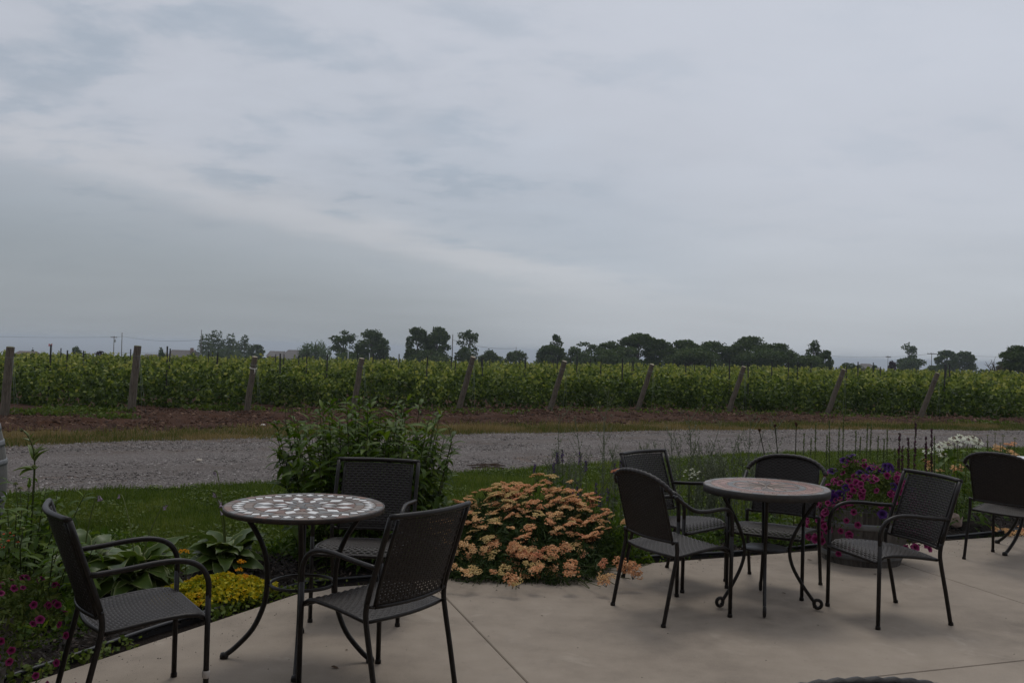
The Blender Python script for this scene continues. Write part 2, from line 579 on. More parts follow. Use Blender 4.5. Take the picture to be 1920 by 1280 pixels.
M_vine = leafy('vine_leaf', [(0, (0.028, 0.048, 0.009)), (0.45, (0.088, 0.125, 0.024)), (0.8, (0.215, 0.255, 0.05)), (1, (0.32, 0.32, 0.08))], 0.3, 0.5)
M_bark = plain('bark', (0.05, 0.038, 0.028), (0.10, 0.08, 0.06), 6, 0.9, 0.6, 12)
M_post = None
M_stake = plain('black_stake', (0.010, 0.010, 0.010), (0.02, 0.018, 0.017), 20, 0.6)
M_wire = plain('wire', (0.12, 0.14, 0.12), (0.18, 0.20, 0.17), 10, 0.6)
M_stone = tinted('stone_chip', [(0, (0.07, 0.058, 0.052)), (0.5, (0.16, 0.14, 0.127)), (1, (0.36, 0.325, 0.30))], 0.85, 40, 0.3)
M_clod = tinted('soil_clod', [(0, (0.025, 0.011, 0.006)), (0.6, (0.074, 0.033, 0.017)), (1, (0.19, 0.115, 0.073))], 0.95, 30, 0.4)
M_chip = tinted('bark_chip', [(0, (0.012, 0.009, 0.007)), (0.6, (0.035, 0.025, 0.019)), (1, (0.085, 0.06, 0.045))], 0.9, 60, 0.3)

M_pane_dark = plain('window_glass', (0.02, 0.022, 0.025), (0.03, 0.032, 0.035), 4, 0.1)

# ------------------------------------------------------------------ the lie of the land
CORN = np.array((-1.17, 5.67))
NR, TR = np.array((-0.394, 0.919)), np.array((0.919, 0.394))
NL, TL = np.array((-0.888, 0.460)), np.array((0.460, 0.888))


def outside(X, Y):
    a = (X - CORN[0]) * NR[0] + (Y - CORN[1]) * NR[1]
    b = (X - CORN[0]) * NL[0] + (Y - CORN[1]) * NL[1]
    return np.maximum(a, b)


def poly(pts):
    a = np.array(pts, float)
    return lambda x: np.interp(x, a[:, 0], a[:, 1])


B1 = poly([(-40, -9), (-12, 5.5), (-4.5, 9.26), (-2.58, 10.2), (-0.79, 11.4), (1.5, 13.1), (4, 14.85), (9.2, 16.9), (20, 20), (60, 30)])
B2 = poly([(-40, 1), (-12, 12), (-7.8, 14.3), (-6.2, 15.5), (-4.2, 16.7), (-1.26, 18.3), (3.8, 20.8), (8.4, 22.6), (13, 23.7), (25, 26), (60, 33)])
B3 = poly([(-40, 3.5), (-12, 14.7), (-7.6, 17.3), (-0.7, 21), (3.8, 23.2), (9.4, 25.2), (14, 26.2), (25, 28), (60, 35)])
BH = poly([(-40, 7), (-14, 19), (-8.9, 21.7), (-6.6, 23), (-1.45, 25.2), (1.07, 26.5), (3.8, 28), (6.5, 28), (9.5, 28), (12.3, 28), (40, 30), (200, 40)])


def zv(X, Y):
    """vineyard ground and the land beyond it, falling towards the lake"""
    d = np.maximum(0, (X - 0) * -0.6 + (Y - 25) * 0.8)
    e = np.maximum(0, d - 100)
    return -0.25 - 0.014 * d - 0.028 * e - 0.00001 * e * e


LAKE_Z = -62.0


def ground_z(X, Y):
    X = np.asarray(X, float); Y = np.asarray(Y, float)
    b1, b2, b3, bh = B1(X), B2(X), B3(X), BH(X)
    z = np.where(Y < b1, -0.05,
        np.where(Y < b2, -0.055 - 0.145 * (Y - b1) / np.maximum(0.1, b2 - b1),
        np.where(Y < b3, -0.2 - 0.02 * (Y - b2) / np.maximum(0.1, b3 - b2), -0.22 - 0.03 * np.clip((Y - b3) / np.maximum(0.1, bh - b3), 0, 1))))
    return np.where(Y > bh, zv(X, Y), z)


def strip(name, fa, fb, x0, x1, nx, ny, mat, za, zb, rough=0.0, freq=3.0, lift=0.0, seed=0, xs=None):
    xs = np.linspace(x0, x1, nx) if xs is None else xs
    nx = len(xs)
    t = np.linspace(0, 1, ny)
    X = np.repeat(xs[:, None], ny, 1)
    a, b = fa(xs), fb(xs)
    Y = a[:, None] * (1 - t) + b[:, None] * t
    Z = za * (1 - t)[None] + zb * t[None] + lift + 0 * X
    if rough:
        Z = Z + (np.clip(t * 5, 0, 1) * np.clip((1 - t) * 5, 0, 1))[None] * rough * (vnoise(X * freq, Y * freq, seed) + 0.5 * vnoise(X * freq * 2.7, Y * freq * 2.7, seed + 1) - 0.75)
    i, j = np.meshgrid(np.arange(nx - 1), np.arange(ny - 1), indexing='ij')
    Q = np.stack([i * ny + j, (i + 1) * ny + j, (i + 1) * ny + j + 1, i * ny + j + 1], -1).reshape(-1, 4)
    mb = MB().add(np.stack([X, Y, Z], -1).reshape(-1, 3), Q, None, np.repeat(t[None], nx, 0).ravel())
    o = mb.obj(name, mat)
    return tag(o, kind='structure')


xs_road = np.concatenate([np.linspace(-40, -12, 15), np.linspace(-11.8, 18, 220), np.linspace(20, 60, 20)])
wig = lambda f, a, s: (lambda x: f(x) + a * (vnoise(x * 1.7, x * 0, s) + 0.6 * vnoise(x * 5.1, x * 0, s + 3) - 0.8))
w1, w2, w3 = wig(B1, 0.22, 4), wig(B2, 0.25, 8), wig(B3, 0.55, 12)
strip('lawn', lambda x: 0 * x - 6.0, w1, 0, 0, 0, 30, M_lawn, -0.05, -0.05, xs=xs_road)
strip('gravel_road', w1, w2, 0, 0, 0, 24, M_gravel, -0.05, -0.2, 0.025, 1.2, seed=3, xs=xs_road)
strip('grass_verge', w2, w3, 0, 0, 0, 8, M_verge, -0.2, -0.22, 0.04, 2.0, seed=5, xs=xs_road)
strip('soil_headland', w3, lambda x: BH(x) + 0.6, 0, 0, 0, 40, M_soil, -0.22, -0.25, 0.16, 1.9, seed=7, xs=xs_road)

# vineyard soil and the open land to the shore
def sheet(name, X, Y, Z, mat):
    nx, ny = X.shape
    i, j = np.meshgrid(np.arange(nx - 1), np.arange(ny - 1), indexing='ij')
    Q = np.stack([i * ny + j, (i + 1) * ny + j, (i + 1) * ny + j + 1, i * ny + j + 1], -1).reshape(-1, 4)
    return tag(MB().add(np.stack([X, Y, Z], -1).reshape(-1, 3), Q).obj(name, mat), kind='structure')


xs = np.concatenate([np.linspace(-70, -16, 40), np.linspace(-15, 20, 120), np.linspace(22, 110, 50)])
t = np.linspace(0, 1, 90) ** 1.5
ya = BH(xs) + 0.55
X = np.repeat(xs[:, None], len(t), 1)
Y = ya[:, None] * (1 - t) + 125 * t
Z = zv(X, Y) + 0.09 * (vnoise(X * 1.5, Y * 1.5, 2) - 0.5) * (Y < 60)
sheet('vineyard_soil', X, Y, Z, M_soil)
xs = np.linspace(-2600, 2600, 160)
ys = np.concatenate([np.linspace(123, 400, 50), np.linspace(420, 3200, 60)])
X, Y = np.meshgrid(xs, ys, indexing='ij')
Z = np.maximum(zv(X, Y) - 0.15, LAKE_Z - 6)
sheet('far_field', X, Y, Z, M_field)
mt, t_, g_, p_ = newmat('lake_water')
p_.inputs['Base Color'].default_value = (0.035, 0.055, 0.07, 1)
p_.inputs['Roughness'].default_value = 0.32
tcw = nn(t_, 'ShaderNodeTexCoord')
bw = nn(t_, 'ShaderNodeBump', i_Strength=0.6, i_Distance=1.0)
t_.links.new(g_.noise(tcw.outputs['Object'], 0.05, 4, 0.6), bw.inputs['Height']); t_.links.new(bw.outputs[0], p_.inputs['Normal'])
X, Y = np.meshgrid(np.linspace(-18000, 18000, 12), np.linspace(600, 26000, 12), indexing='ij')
sheet('lake', X, Y, X * 0 + LAKE_Z, mt)

# ------------------------------------------------------------------ patio: concrete slabs with open joints
pb = MB()
prism(pb, [CORN + TR * 12, CORN, CORN - TL * 9, (8, -3)][::-1], -0.14, -0.03)
patio = tag(pb.obj('patio', M_joint, smooth=False), kind='structure')
J1a, J1b = np.array(gp(815, 1098)[:2]), np.array(gp(990, 1280)[:2])     # joint running towards the camera
J2a, J2b = np.array(gp(1640, 1040)[:2]), np.array(gp(1920, 1131)[:2])   # joint at the right
J3a, J3b = np.array(gp(1690, 1262)[:2]), np.array(gp(1920, 1237)[:2])   # joint across


def clip(poly_, p, n):
    out = []
    for i in range(len(poly_)):
        a, b = poly_[i], poly_[(i + 1) % len(poly_)]
        da, db = (a - p).dot(n), (b - p).dot(n)
        if da >= 0:
            out.append(a)
        if (da >= 0) != (db >= 0):
            out.append(a + (b - a) * (da / (da - db)))
    return out


def perp(a, b):
    d = (b - a) / np.linalg.norm(b - a)
    return np.array((-d[1], d[0]))


whole = [np.array(p, float) for p in (CORN + TR * 12, CORN, CORN - TL * 9, (9, -3), (14, 6))]
n1, n2, n3 = perp(J1a, J1b), perp(J2a, J2b), perp(J3a, J3b)
gapw = 0.003
left = clip(whole, J1a + n1 * gapw * -1, -n1)
right = clip(whole, J1a + n1 * gapw, n1)
def area(p):
    p = np.array(p); return 0.5 * np.sum(p[:, 0] * np.roll(p[:, 1], -1) - p[:, 1] * np.roll(p[:, 0], -1))
slabs = []
for part in (left, right):
    cuts = [part]
    for (q, n_) in ((J2a, n2), (J3a, n3)):
        new = []
        for c in cuts:
            cen = np.mean(c, 0)
            if part is left or (q is J3a and False):
                new.append(c); continue
            for sgn in (1, -1):
                k = clip(c, q + n_ * gapw * sgn, n_ * sgn)
                if len(k) > 2 and abs(area(k)) > 0.05:
                    new.append(k)
        cuts = new
    slabs += cuts
for s_ in slabs:
    if area(s_) < 0:
        s_ = s_[::-1]
    b = MB()
    s_ = np.array(s_); n = len(s_); c = s_.mean(0)
    inn = s_ + (c - s_) / np.linalg.norm(c - s_, axis=1)[:, None] * 0.006
    V = np.vstack([np.c_[s_, np.full(n, -0.12)], np.c_[s_, np.full(n, -0.005)], np.c_[inn, np.zeros(n)], [[*c, 0]]])
    Q = [(r * n + k, r * n + (k + 1) % n, (r + 1) * n + (k + 1) % n, (r + 1) * n + k) for r in (0, 1) for k in range(n)]
    T = [(3 * n, 2 * n + k, 2 * n + (k + 1) % n) for k in range(n)]
    b.add(V, Q, T)
    b.obj('slab', M_conc, patio, smooth=False)

# unseen building, added just behind the camera to shade the near side of everything
wr = thing('unseen_shade_building', 'unseen building with overhanging eaves, added behind the camera to shade the patio', 'building', (0, -0.9, 0))
b = MB(); box(b, (-14, -8, -0.2), (14, 0, 3.6)); b.obj('wall', plain('siding', (0.17, 0.15, 0.125), (0.21, 0.185, 0.155), 2, 0.85), wr, False)
b = MB(); V = [(-14.6, -8.6, 3.45), (14.6, -8.6, 3.45), (14.6, 1.3, 3.45), (-14.6, 1.3, 3.45), (-13, -3.7, 6.2), (13, -3.7, 6.2)]
b.add(V, [(0, 1, 5, 4), (2, 3, 4, 5), (3, 2, 1, 0)], [(1, 2, 5), (3, 0, 4)]); b.obj('roof', M_bark, wr, False)
for xx in (-8, -4, 4.5, 8.5):
    b = MB(); box(b, (xx - .7, -0.05, 0.9), (xx + .7, 0.02, 2.3)); b.obj('window', M_pane_dark, wr, False)
b = MB(); box(b, (-0.95, -0.05, 0), (0.95, 0.02, 2.2)); b.obj('door', M_pane_dark, wr, False)

# flower bed of dark mulch round the patio
def bed(name, a0, T_, N_, L, wd):
    u = np.linspace(0, L, 90); v = np.linspace(0.0, wd, 14)
    Uu, Vv = np.meshgrid(u, v, indexing='ij')
    X = a0[0] + T_[0] * Uu + N_[0] * Vv; Y = a0[1] + T_[1] * Uu + N_[1] * Vv
    Vn = Vv / wd
    Z = -0.040 + 0.055 * np.sin(np.clip(Vn, 0, 1) * pi) ** 0.7 + 0.03 * (vnoise(X * 6, Y * 6, 9) - 0.5) * (Vn > 0.05) * (Vn < 0.95)
    return X, Y, Z
BW = 1.05
for (a0, T_, N_, L) in ((CORN - TR * 0.3, TR, NR, 10.0), (CORN - TL * 5.0, TL, NL, 5.0 + 0.35)):
    X, Y, Z = bed('b', a0, T_, N_, L, BW)
    if T_ is TL:
        Z = Z - 0.004
    sheet('mulch_bed', X, Y, Z, M_mulch)
pw = MB()
cp = (CORN + NR * 0.0)
# mulch chips
n = 20000
k = RNG.uniform(size=n) < 0.55
u = np.where(k, RNG.uniform(0, 8.5, n), -RNG.uniform(0, 4.2, n)); v = RNG.uniform(0.12, BW, n)
P = np.where(k[:, None], CORN + u[:, None] * TR + v[:, None] * NR, CORN + u[:, None] * TL + v[:, None] * NL)
zc = -0.035 + 0.055 * np.sin(v / BW * pi) ** 0.7 + 0.012
mbc = MB()
ang = RNG.uniform(math.atan2(NR[1], NR[0]), math.atan2(NL[1], NL[0]), n); wq = RNG.uniform(size=n) < 0.10; rr_ = np.sqrt(RNG.uniform(0.02, 1, n)) * 1.15
P[wq] = CORN + np.c_[rr_ * np.cos(ang), rr_ * np.sin(ang)][wq]; zc[wq] = (-0.01 + 0.055 * np.sin(np.clip(rr_ / 1.15, 0, 1) * pi) ** 0.7)[wq]
cards(mbc, np.c_[P, zc], RNG.uniform(0.015, 0.05, n), RNG.uniform(0.006, 0.016, n), RNG.uniform(0, 1, n) ** 2, RNG, np.array([(0, 0, 1.0)]), 0.6)
tag(mbc.obj('mulch_chips', M_chip, smooth=False), 'dark shredded bark mulch in the flower beds round the patio', 'mulch', kind='stuff')

# black plastic edging strip standing a hand's width off the concrete
def edging(pts, label):
    b = MB()
    P = spline([(*p, 0.012 + 0.008 * sin(i * 1.7)) for i, p in enumerate(pts)], 5)
    tube(b, P, 0.011, 6)
    low = P.copy(); V = np.vstack([P + (0, 0, 0), P - (0, 0, 0.07)]); k = len(P)
    b.add(V, [(i, i + 1, k + i + 1, k + i) for i in range(k - 1)])
    tag(b.obj('edging_strip', M_edging), label, 'edging')
edging([CORN + NL * 0.13 - TL * s for s in np.linspace(4.6, -0.16, 12)], 'black plastic edging strip along the bed left of the mosaic table')
edging([CORN + NR * 0.12 + TR * s for s in np.linspace(-0.06, 8.5, 17)], 'black plastic edging strip along the bed behind the right hand chairs')

# ------------------------------------------------------------------ vineyard rows
RD = np.array((-0.766, 0.643)); RN = np.array((0.643, 0.766))
post_px = [(8, 780, 650), (245, 775, 648), (462, 773, 668), (662, 770, 671), (858, 773, 668), (1030, 772, 676), (1195, 770, 682), (1365, 775, 686), (1550, 780, 691), (1725, 785, 698)]
starts = []
for (px, py, pt) in post_px:
    p = gp(px, py, -0.26)
    starts.append((p.x, p.y))
x = starts[-1][0]
near_n = len(starts)
while x < 150:
    x += 2.75
    starts.append((x, float(BH(np.array(x)))))
starts.insert(0, (starts[0][0] - 2.3, starts[0][1] - 1.1))
rng = np.random.default_rng(21)
row_desc = ['first', 'second', 'third', 'fourth', 'fifth', 'sixth', 'seventh', 'eighth', 'ninth', 'tenth']


def vine_row(i, x0, y0):
    # walk along the row in steps, keep what lies inside the view (and a margin)
    s = np.arange(0.35, 175, 0.5)
    X = x0 + RD[0] * s; Y = y0 + RD[1] * s
    keep = (np.abs(X / Y) < 0.68) & (Y < 118) & (X > -75)
    if keep.sum() < (20 if i < 14 else 48):
        return None
    s = s[keep]; X = X[keep]; Y = Y[keep]
    D = np.hypot(X, Y)
    mb = MB()
    first = D.min() < 34
    for lo, hi in ((0, 32), (32, 48), (48, 75), (75, 200)):
        k = (D >= lo) & (D < hi)
        if not k.any():
            continue
        sk = s[k]
        dm = D[k].mean()
        size = {0: 0.105, 32: 0.125, 48: 0.16, 75: 0.25}[lo]
        per = {0: 380, 32: 210, 48: 95, 75: 28}[lo] * 0.5
        n = int(len(sk) * per)
        u = sk[rng.integers(0, len(sk), n)] + rng.uniform(0, 0.5, n)
        # lumpy outline: each vine has its own vigour, shoots stick out of the top
        seed = i * 7
        vig = vnoise(u / 1.15, u * 0 + i * 3.1, seed) * 0.65 + vnoise(u / 0.45, u * 0 + i * 1.7, seed + 1) * 0.35
        gapn = vnoise(u / 0.9 + 31, u * 0 + i * 5.3, seed + 9)
        top = (0.57 + 0.60 * vig) * np.where(gapn < 0.28, 0.62, 1.0)
        zb = {0: 0.0, 32: 0.02, 48: 0.30, 75: 0.48}[lo]
        h = rng.uniform(0, 1, n) ** (1.15 if lo < 40 else 0.95)
        z = zb + (top - zb) * h
        sh = rng.uniform(0, 1, n) < 0.02
        z = np.where(sh, top + rng.uniform(0, 0.30, n) * (vnoise(u / 0.22, u * 0 + i, seed + 2) > 0.55), z)
        wid = 0.15 + 0.14 * np.sin(np.clip(h, 0, 1) * pi) + 0.08 * vig
        bul = 0.55 * vnoise(u / 0.32, z / 0.30 + i * 2.2, seed + 11) + 0.45 * vnoise(u / 0.62, u * 0 + i * 4.4, seed + 13)
        sgn = np.where(rng.uniform(size=n) < 0.62, -1.0, 1.0)
        w = sgn * wid * (0.05 + 2.1 * bul ** 1.5) * rng.uniform(0.25, 1.0, n) ** 0.5
        w = np.where(sh & (z > top), w * 0.45, w)
        # single shoots reaching above the canopy
        m_ = int(len(sk) * 0.5 * {0: 4.4, 32: 3.6, 48: 2.4, 75: 0.9}[lo])
        us = sk[rng.integers(0, len(sk), m_)] + rng.uniform(0, 0.5, m_)
        vs_ = vnoise(us / 1.15, us * 0 + i * 3.1, seed) * 0.65 + vnoise(us / 0.45, us * 0 + i * 1.7, seed + 1) * 0.35
        ht = 0.04 + 0.42 * rng.uniform(0, 1, m_) ** 1.9
        js = np.repeat(np.arange(m_), 8); fr = np.tile(np.linspace(-0.2, 1, 8), m_)
        u = np.concatenate([u, us[js] + rng.normal(0, 0.035, len(js)) + (rng.uniform(-.2, .2, m_) * ht)[js] * fr])
        z = np.concatenate([z, 0.57 + 0.60 * vs_[js] + ht[js] * fr])
        w = np.concatenate([w, np.repeat(rng.normal(0, 0.10, m_), 8) + rng.normal(0, 0.03, len(js))])
        h = np.concatenate([h, np.ones(len(js))]); sh = np.concatenate([sh, np.ones(len(js), bool)]); top = np.concatenate([top, np.full(len(js), 0.8)])
        n = len(u)
        P = np.c_[x0 + RD[0] * u + RN[0] * w, y0 + RD[1] * u + RN[1] * w, z]
        P[:, 2] += zv(P[:, 0], P[:, 1])
        bul = 0.55 * vnoise(u / 0.32, z / 0.30 + i * 2.2, seed + 11) + 0.45 * vnoise(u / 0.62, u * 0 + i * 4.4, seed + 13)
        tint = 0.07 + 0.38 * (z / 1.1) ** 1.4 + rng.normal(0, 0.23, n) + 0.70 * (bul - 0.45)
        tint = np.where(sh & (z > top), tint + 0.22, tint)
        nb = np.c_[RN[0] * np.sign(w + 1e-6), RN[1] * np.sign(w + 1e-6), 0.7 + 0 * w]
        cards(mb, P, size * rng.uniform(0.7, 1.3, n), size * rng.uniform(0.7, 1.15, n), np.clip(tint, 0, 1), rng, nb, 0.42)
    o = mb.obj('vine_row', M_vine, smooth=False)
    return o, s, first


stake_spots = []
for i, (x0, y0) in enumerate(starts):
    r = vine_row(i, x0, y0)
    if r is None:
        continue
    o, s, first = r
    if 1 <= i <= near_n:
        lab = 'leafy grapevine row ending at the %s slanted end post from the left' % row_desc[i - 1]
    else:
        lab = 'leafy grapevine row running on behind the front rows without an end post in view'
    tag(o, lab, 'vine row', 'grapevine rows across the gravel road')
    off = 3.0 + (i * 2.37) % 3.0
    for q in np.arange(off, 120, 6.2):
        X_, Y_ = x0 + RD[0] * q, y0 + RD[1] * q
        if abs(X_ / Y_) < 0.60 and np.hypot(X_, Y_) < 50:
            stake_spots.append((X_ + RN[0] * 0.16, Y_ + RN[1] * 0.16))

# a few trunks under the near rows, part of the rows' look: dark stems
# black steel stakes
sb_ = MB()
box(sb_, (-0.022, -0.004, -0.1), (0.022, 0.004, 1.60))
box(sb_, (-0.004, 0.0045, -0.1), (0.004, 0.03, 1.60))
me_stake = sb_.mesh('vineyard_stake', M_stake, False)
for (X_, Y_) in stake_spots:
    z = float(zv(X_, Y_))
    o = link('vineyard_stake', me_stake, None, Matrix.Translation((X_, Y_, z)) @ Euler((random.uniform(-.02, .02), random.uniform(-.02, .02), 0.7)).to_matrix().to_4x4() @ Matrix.Diagonal((1, 1, random.uniform(0.93, 1.05), 1)))
    tag(o, 'thin black steel trellis stake standing up out of the vine leaves', 'stake', 'black trellis stakes in the vine rows')

# wooden end posts leaning out over the headland
mt, t_, g_, p_ = newmat('post_wood')
tcw = nn(t_, 'ShaderNodeTexCoord')
mpp = nn(t_, 'ShaderNodeMapping'); mpp.inputs['Scale'].default_value = (30, 30, 1.6)
t_.links.new(tcw.outputs['Object'], mpp.inputs[0])
gr = g_.noise(mpp.outputs[0], 1.5, 6, 0.65, 0.4)
t_.links.new(g_.ramp(gr, [(0.3, (0.05, 0.04, 0.03)), (0.5, (0.115, 0.092, 0.068)), (0.72, (0.19, 0.158, 0.122))]), p_.inputs['Base Color'])
p_.inputs['Roughness'].default_value = 0.9
bq = nn(t_, 'ShaderNodeBump', i_Strength=0.6, i_Distance=0.01)
t_.links.new(gr, bq.inputs['Height']); t_.links.new(bq.outputs[0], p_.inputs['Normal'])
M_post = mt
M_endgrain = plain('end_grain', (0.30, 0.25, 0.18), (0.42, 0.36, 0.27), 30, 0.9)
M_moss = plain('mossy_end', (0.07, 0.08, 0.035), (0.13, 0.12, 0.06), 30, 0.9)
post_extra = ['thick wooden vine end post at the left edge with a mossy top', 'thick wooden vine end post with mossy top, beside the two tall utility poles',
              'wooden vine end post with a pale twine knot near its top', 'wooden vine end post partly behind the tall green bush',
              'slanted wooden vine end post just right of the tall green bush', 'slanted wooden vine end post in front of the twin topped tree',
              'slanted wooden vine end post in front of the dark wood, nearest its left end', 'slanted wooden vine end post below the middle of the dark wood',
              'slanted wooden vine end post right of the dark wood, before the low hip roof', 'rightmost slanted wooden vine end post, below the broad hazy tree']
for i, (px, py, pt) in enumerate(post_px):
    bx, by = starts[i + 1]
    zb = float(zv(bx, by))
    base = Vector((bx, by, zb))
    topz = at(px, pt, by).z
    Hh = max(1.2, topz - zb)
    ln = 0.14 if i < 2 else (0.2 if i < 4 else 0.34)
    tip = Vector((-RD[0] * ln * Hh, -RD[1] * ln * Hh, Hh))
    r = thing('end_post', post_extra[i], 'post', base, 0, 'wooden end posts of the vine rows')
    b = MB()
    rad = 0.088 if i < 2 else 0.075
    f = np.linspace(-0.12, 1, 9)
    wob = [Vector((random.uniform(-.008, .008), random.uniform(-.008, .008), 0)) for _ in f]
    P = [np.array(tip * k + w_) for k, w_ in zip(f, wob)]
    tube(b, P, rad * (1.06 - 0.12 * np.clip(f, 0, 1)), 12, caps=False)
    b.obj('shaft', M_post, r)
    b = MB()
    d = tip.normalized(); a_ = d.orthogonal().normalized(); c_ = d.cross(a_)
    ring = [np.array(tip + (a_ * cos(q) + c_ * sin(q)) * rad * 0.94 + d * 0.002) for q in np.linspace(0, 2 * pi, 13)[:-1]]
    b.add(ring + [np.array(tip + d * 0.007)], None, [(k, (k + 1) % 12, 12) for k in range(12)])
    b.obj('cut_end', M_moss if i < 2 else M_endgrain, r, False)
    b = MB()
    w0 = tip * 0.86
    anchor = Vector((-RD[0] * 0.42 + 0.05, -RD[1] * 0.42, 0.02))
    for off in (0.0, 0.035):
        tube(b, [w0 + Vector((0.07 + off, -0.05, 0)), (w0 + anchor) / 2 + Vector((0.06 + off, -.05, 0)), anchor + Vector((off * 3, 0, 0))], 0.0035, 4)
    ringc = tip * 0.86
    q = [np.array(ringc + (a_ * cos(k) + c_ * sin(k)) * rad * 1.02) for k in np.linspace(0, 2 * pi, 17)[:-1]]
    tube(b, q, 0.005, 4, closed=True)
    b.obj('guy_wire', M_wire, r)
    if i == 2:
        b = MB()
        q = [np.array(tip * 0.8 + (a_ * cos(k) + c_ * sin(k)) * rad * 1.08) for k in np.linspace(0, 2 * pi, 13)[:-1]]
        tube(b, q, 0.014, 5, closed=True)
        tube(b, [tip * 0.8 + Vector((0.06, -0.08, 0)), tip * 0.74 + Vector((0.09, -0.11, 0)), tip * 0.7 + Vector((0.07, -0.1, 0))], 0.012, 5)
        b.obj('twine', plain('twine', (0.5, 0.47, 0.4), (0.6, 0.57, 0.5), 20, 0.9), r)

# ------------------------------------------------------------------ ground cover made of small pieces
rng = np.random.default_rng(77)


def inview(X, Y, mx=0.66):
    return (np.abs(X) / np.maximum(Y, 0.1) < mx)


# lawn blades
n = 520000
Y = 5.2 + 13.5 * rng.uniform(0, 1, n) ** 1.5
X = rng.uniform(-0.64, 0.64, n) * Y
out = outside(X, Y)
k = (out > BW * (0.93 + 0.1 * vnoise(X * 3, Y * 3, 5))) & (Y < w1(X) + 0.12 * rng.normal(size=n) * rng.uniform(0, 1, n))
X, Y = X[k], Y[k]; n = len(X)
cl_ = vnoise(X * 2.2, Y * 2.2, 31); c2 = vnoise(X * 9, Y * 9, 32)
h = (0.028 + 0.030 * cl_ + 0.022 * c2) * rng.uniform(0.6, 1.3, n)
mb = MB()
blades(mb, np.c_[X, Y, np.full(n, -0.052)], h, rng.uniform(0.006, 0.012, n) * (0.7 + Y * 0.05), rng, 0.8, np.clip(0.12 + 0.40 * cl_ + 0.3 * c2 + rng.normal(0, 0.14, n), 0, 1))
# clover and broad weeds in the lawn
q = rng.integers(0, n, 26000)
q = q[vnoise(X[q] * 1.1, Y[q] * 1.1, 40) > 0.42]
cards(mb, np.c_[X[q], Y[q], -0.03 + rng.uniform(0, 0.02, len(q))], 0.03, 0.028, np.clip(rng.normal(0.38, 0.2, len(q)), 0, 1), rng, np.array([(0, 0, 1.0)]), 0.65)
tag(mb.obj('lawn_grass', M_grass, smooth=False), 'short green lawn grass between the flower beds and the gravel road', 'grass', kind='stuff')

# verge: dry grass
n = 90000
X = rng.uniform(-12, 19, n); t = rng.uniform(-0.10, 1.25, n)
Y = w2(X) * (1 - t) + w3(X) * t
k = inview(X, Y) & (rng.uniform(size=n) < np.clip(1.25 - 1.1 * t, 0.05, 1)) & (vnoise(X * 1.3, Y * 1.3, 50) > 0.3 * np.clip(t - 0.5, 0, 1) * rng.uniform(size=n))
X, Y, t = X[k], Y[k], t[k]; n = len(X)
gn = vnoise(X * 0.8, Y * 0.8, 51)
mb = MB()
blades(mb, np.c_[X, Y, -0.215 + 0 * X], rng.uniform(0.04, 0.17, n) * (0.3 + 0.9 * vnoise(X * 2.2, Y * 2.2, 53)), rng.uniform(0.012, 0.022, n), rng, 0.75,
       np.clip(0.70 - 0.75 * (gn > 0.45) * rng.uniform(0.3, 1, n) + rng.normal(0, 0.15, n) - 0.35 * (X > 4) * rng.uniform(0, 1, n), 0, 1))
tag(mb.obj('verge_grass', M_dry, smooth=False), 'dry yellowish grass tufts along the far edge of the gravel road', 'grass', kind='stuff')

# weeds on the headland between the rows
mb = MB()
wd = []
for (cx_, cy_, rr, nn_) in ((-8.6, 20.0, 0.5, 260), (-9.9, 21.6, 0.9, 500), (-7.3, 23.6, 0.8, 500), (-10.4, 20.6, 0.7, 400), (-0.9, 25.1, 1.2, 300), (2.6, 26.8, 1.4, 240), (6, 27.7, 1.6, 300), (10.5, 27.6, 1.6, 260), (-5.2, 23.2, 1.0, 200), (13.2, 25.8, 0.8, 300)):
    a = rng.uniform(0, 2 * pi, nn_); r_ = rr * np.sqrt(rng.uniform(0, 1, nn_))
    wd.append(np.c_[cx_ + r_ * np.cos(a) * 1.3, cy_ + r_ * np.sin(a) * 0.6])
wd = np.concatenate(wd)
cards(mb, np.c_[wd, -0.25 + rng.uniform(0.02, 0.14, len(wd))], rng.uniform(0.06, 0.12, len(wd)), rng.uniform(0.03, 0.06, len(wd)), np.clip(rng.normal(0.35, 0.2, len(wd)), 0, 1), rng)
tag(mb.obj('headland_weeds', M_grass, smooth=False), 'low green weeds on the brown soil at the feet of the vine posts', 'weeds', kind='stuff')

# gravel stones
n = 60000
Y = 8.2 + 16 * rng.uniform(0, 1, n) ** 1.3
X = rng.uniform(-0.62, 0.62, n) * Y
k = (Y > w1(X) - 0.05) & (Y < w2(X) + 0.15)
X, Y = X[k], Y[k]
t = np.clip((Y - w1(X)) / (w2(X) - w1(X)), 0, 1)
mb = MB()
tr = np.minimum(np.abs(t - 0.30), np.abs(t - 0.66)) < 0.07
k = (~tr) | (rng.uniform(size=len(X)) < 0.35)
X, Y, t = X[k], Y[k], t[k]
sz = 0.007 + 0.014 * rng.uniform(0, 1, len(X)) ** 2.2 + 0.0004 * Y
lumps(mb, np.c_[X, Y, -0.053 - 0.147 * t + 0.004], sz, rng, 0.6, np.clip(rng.normal(0.5, 0.25, len(X)), 0, 1))
tag(mb.obj('loose_gravel', M_stone, smooth=False), 'loose grey crushed stone lying on the gravel road', 'gravel', kind='stuff')

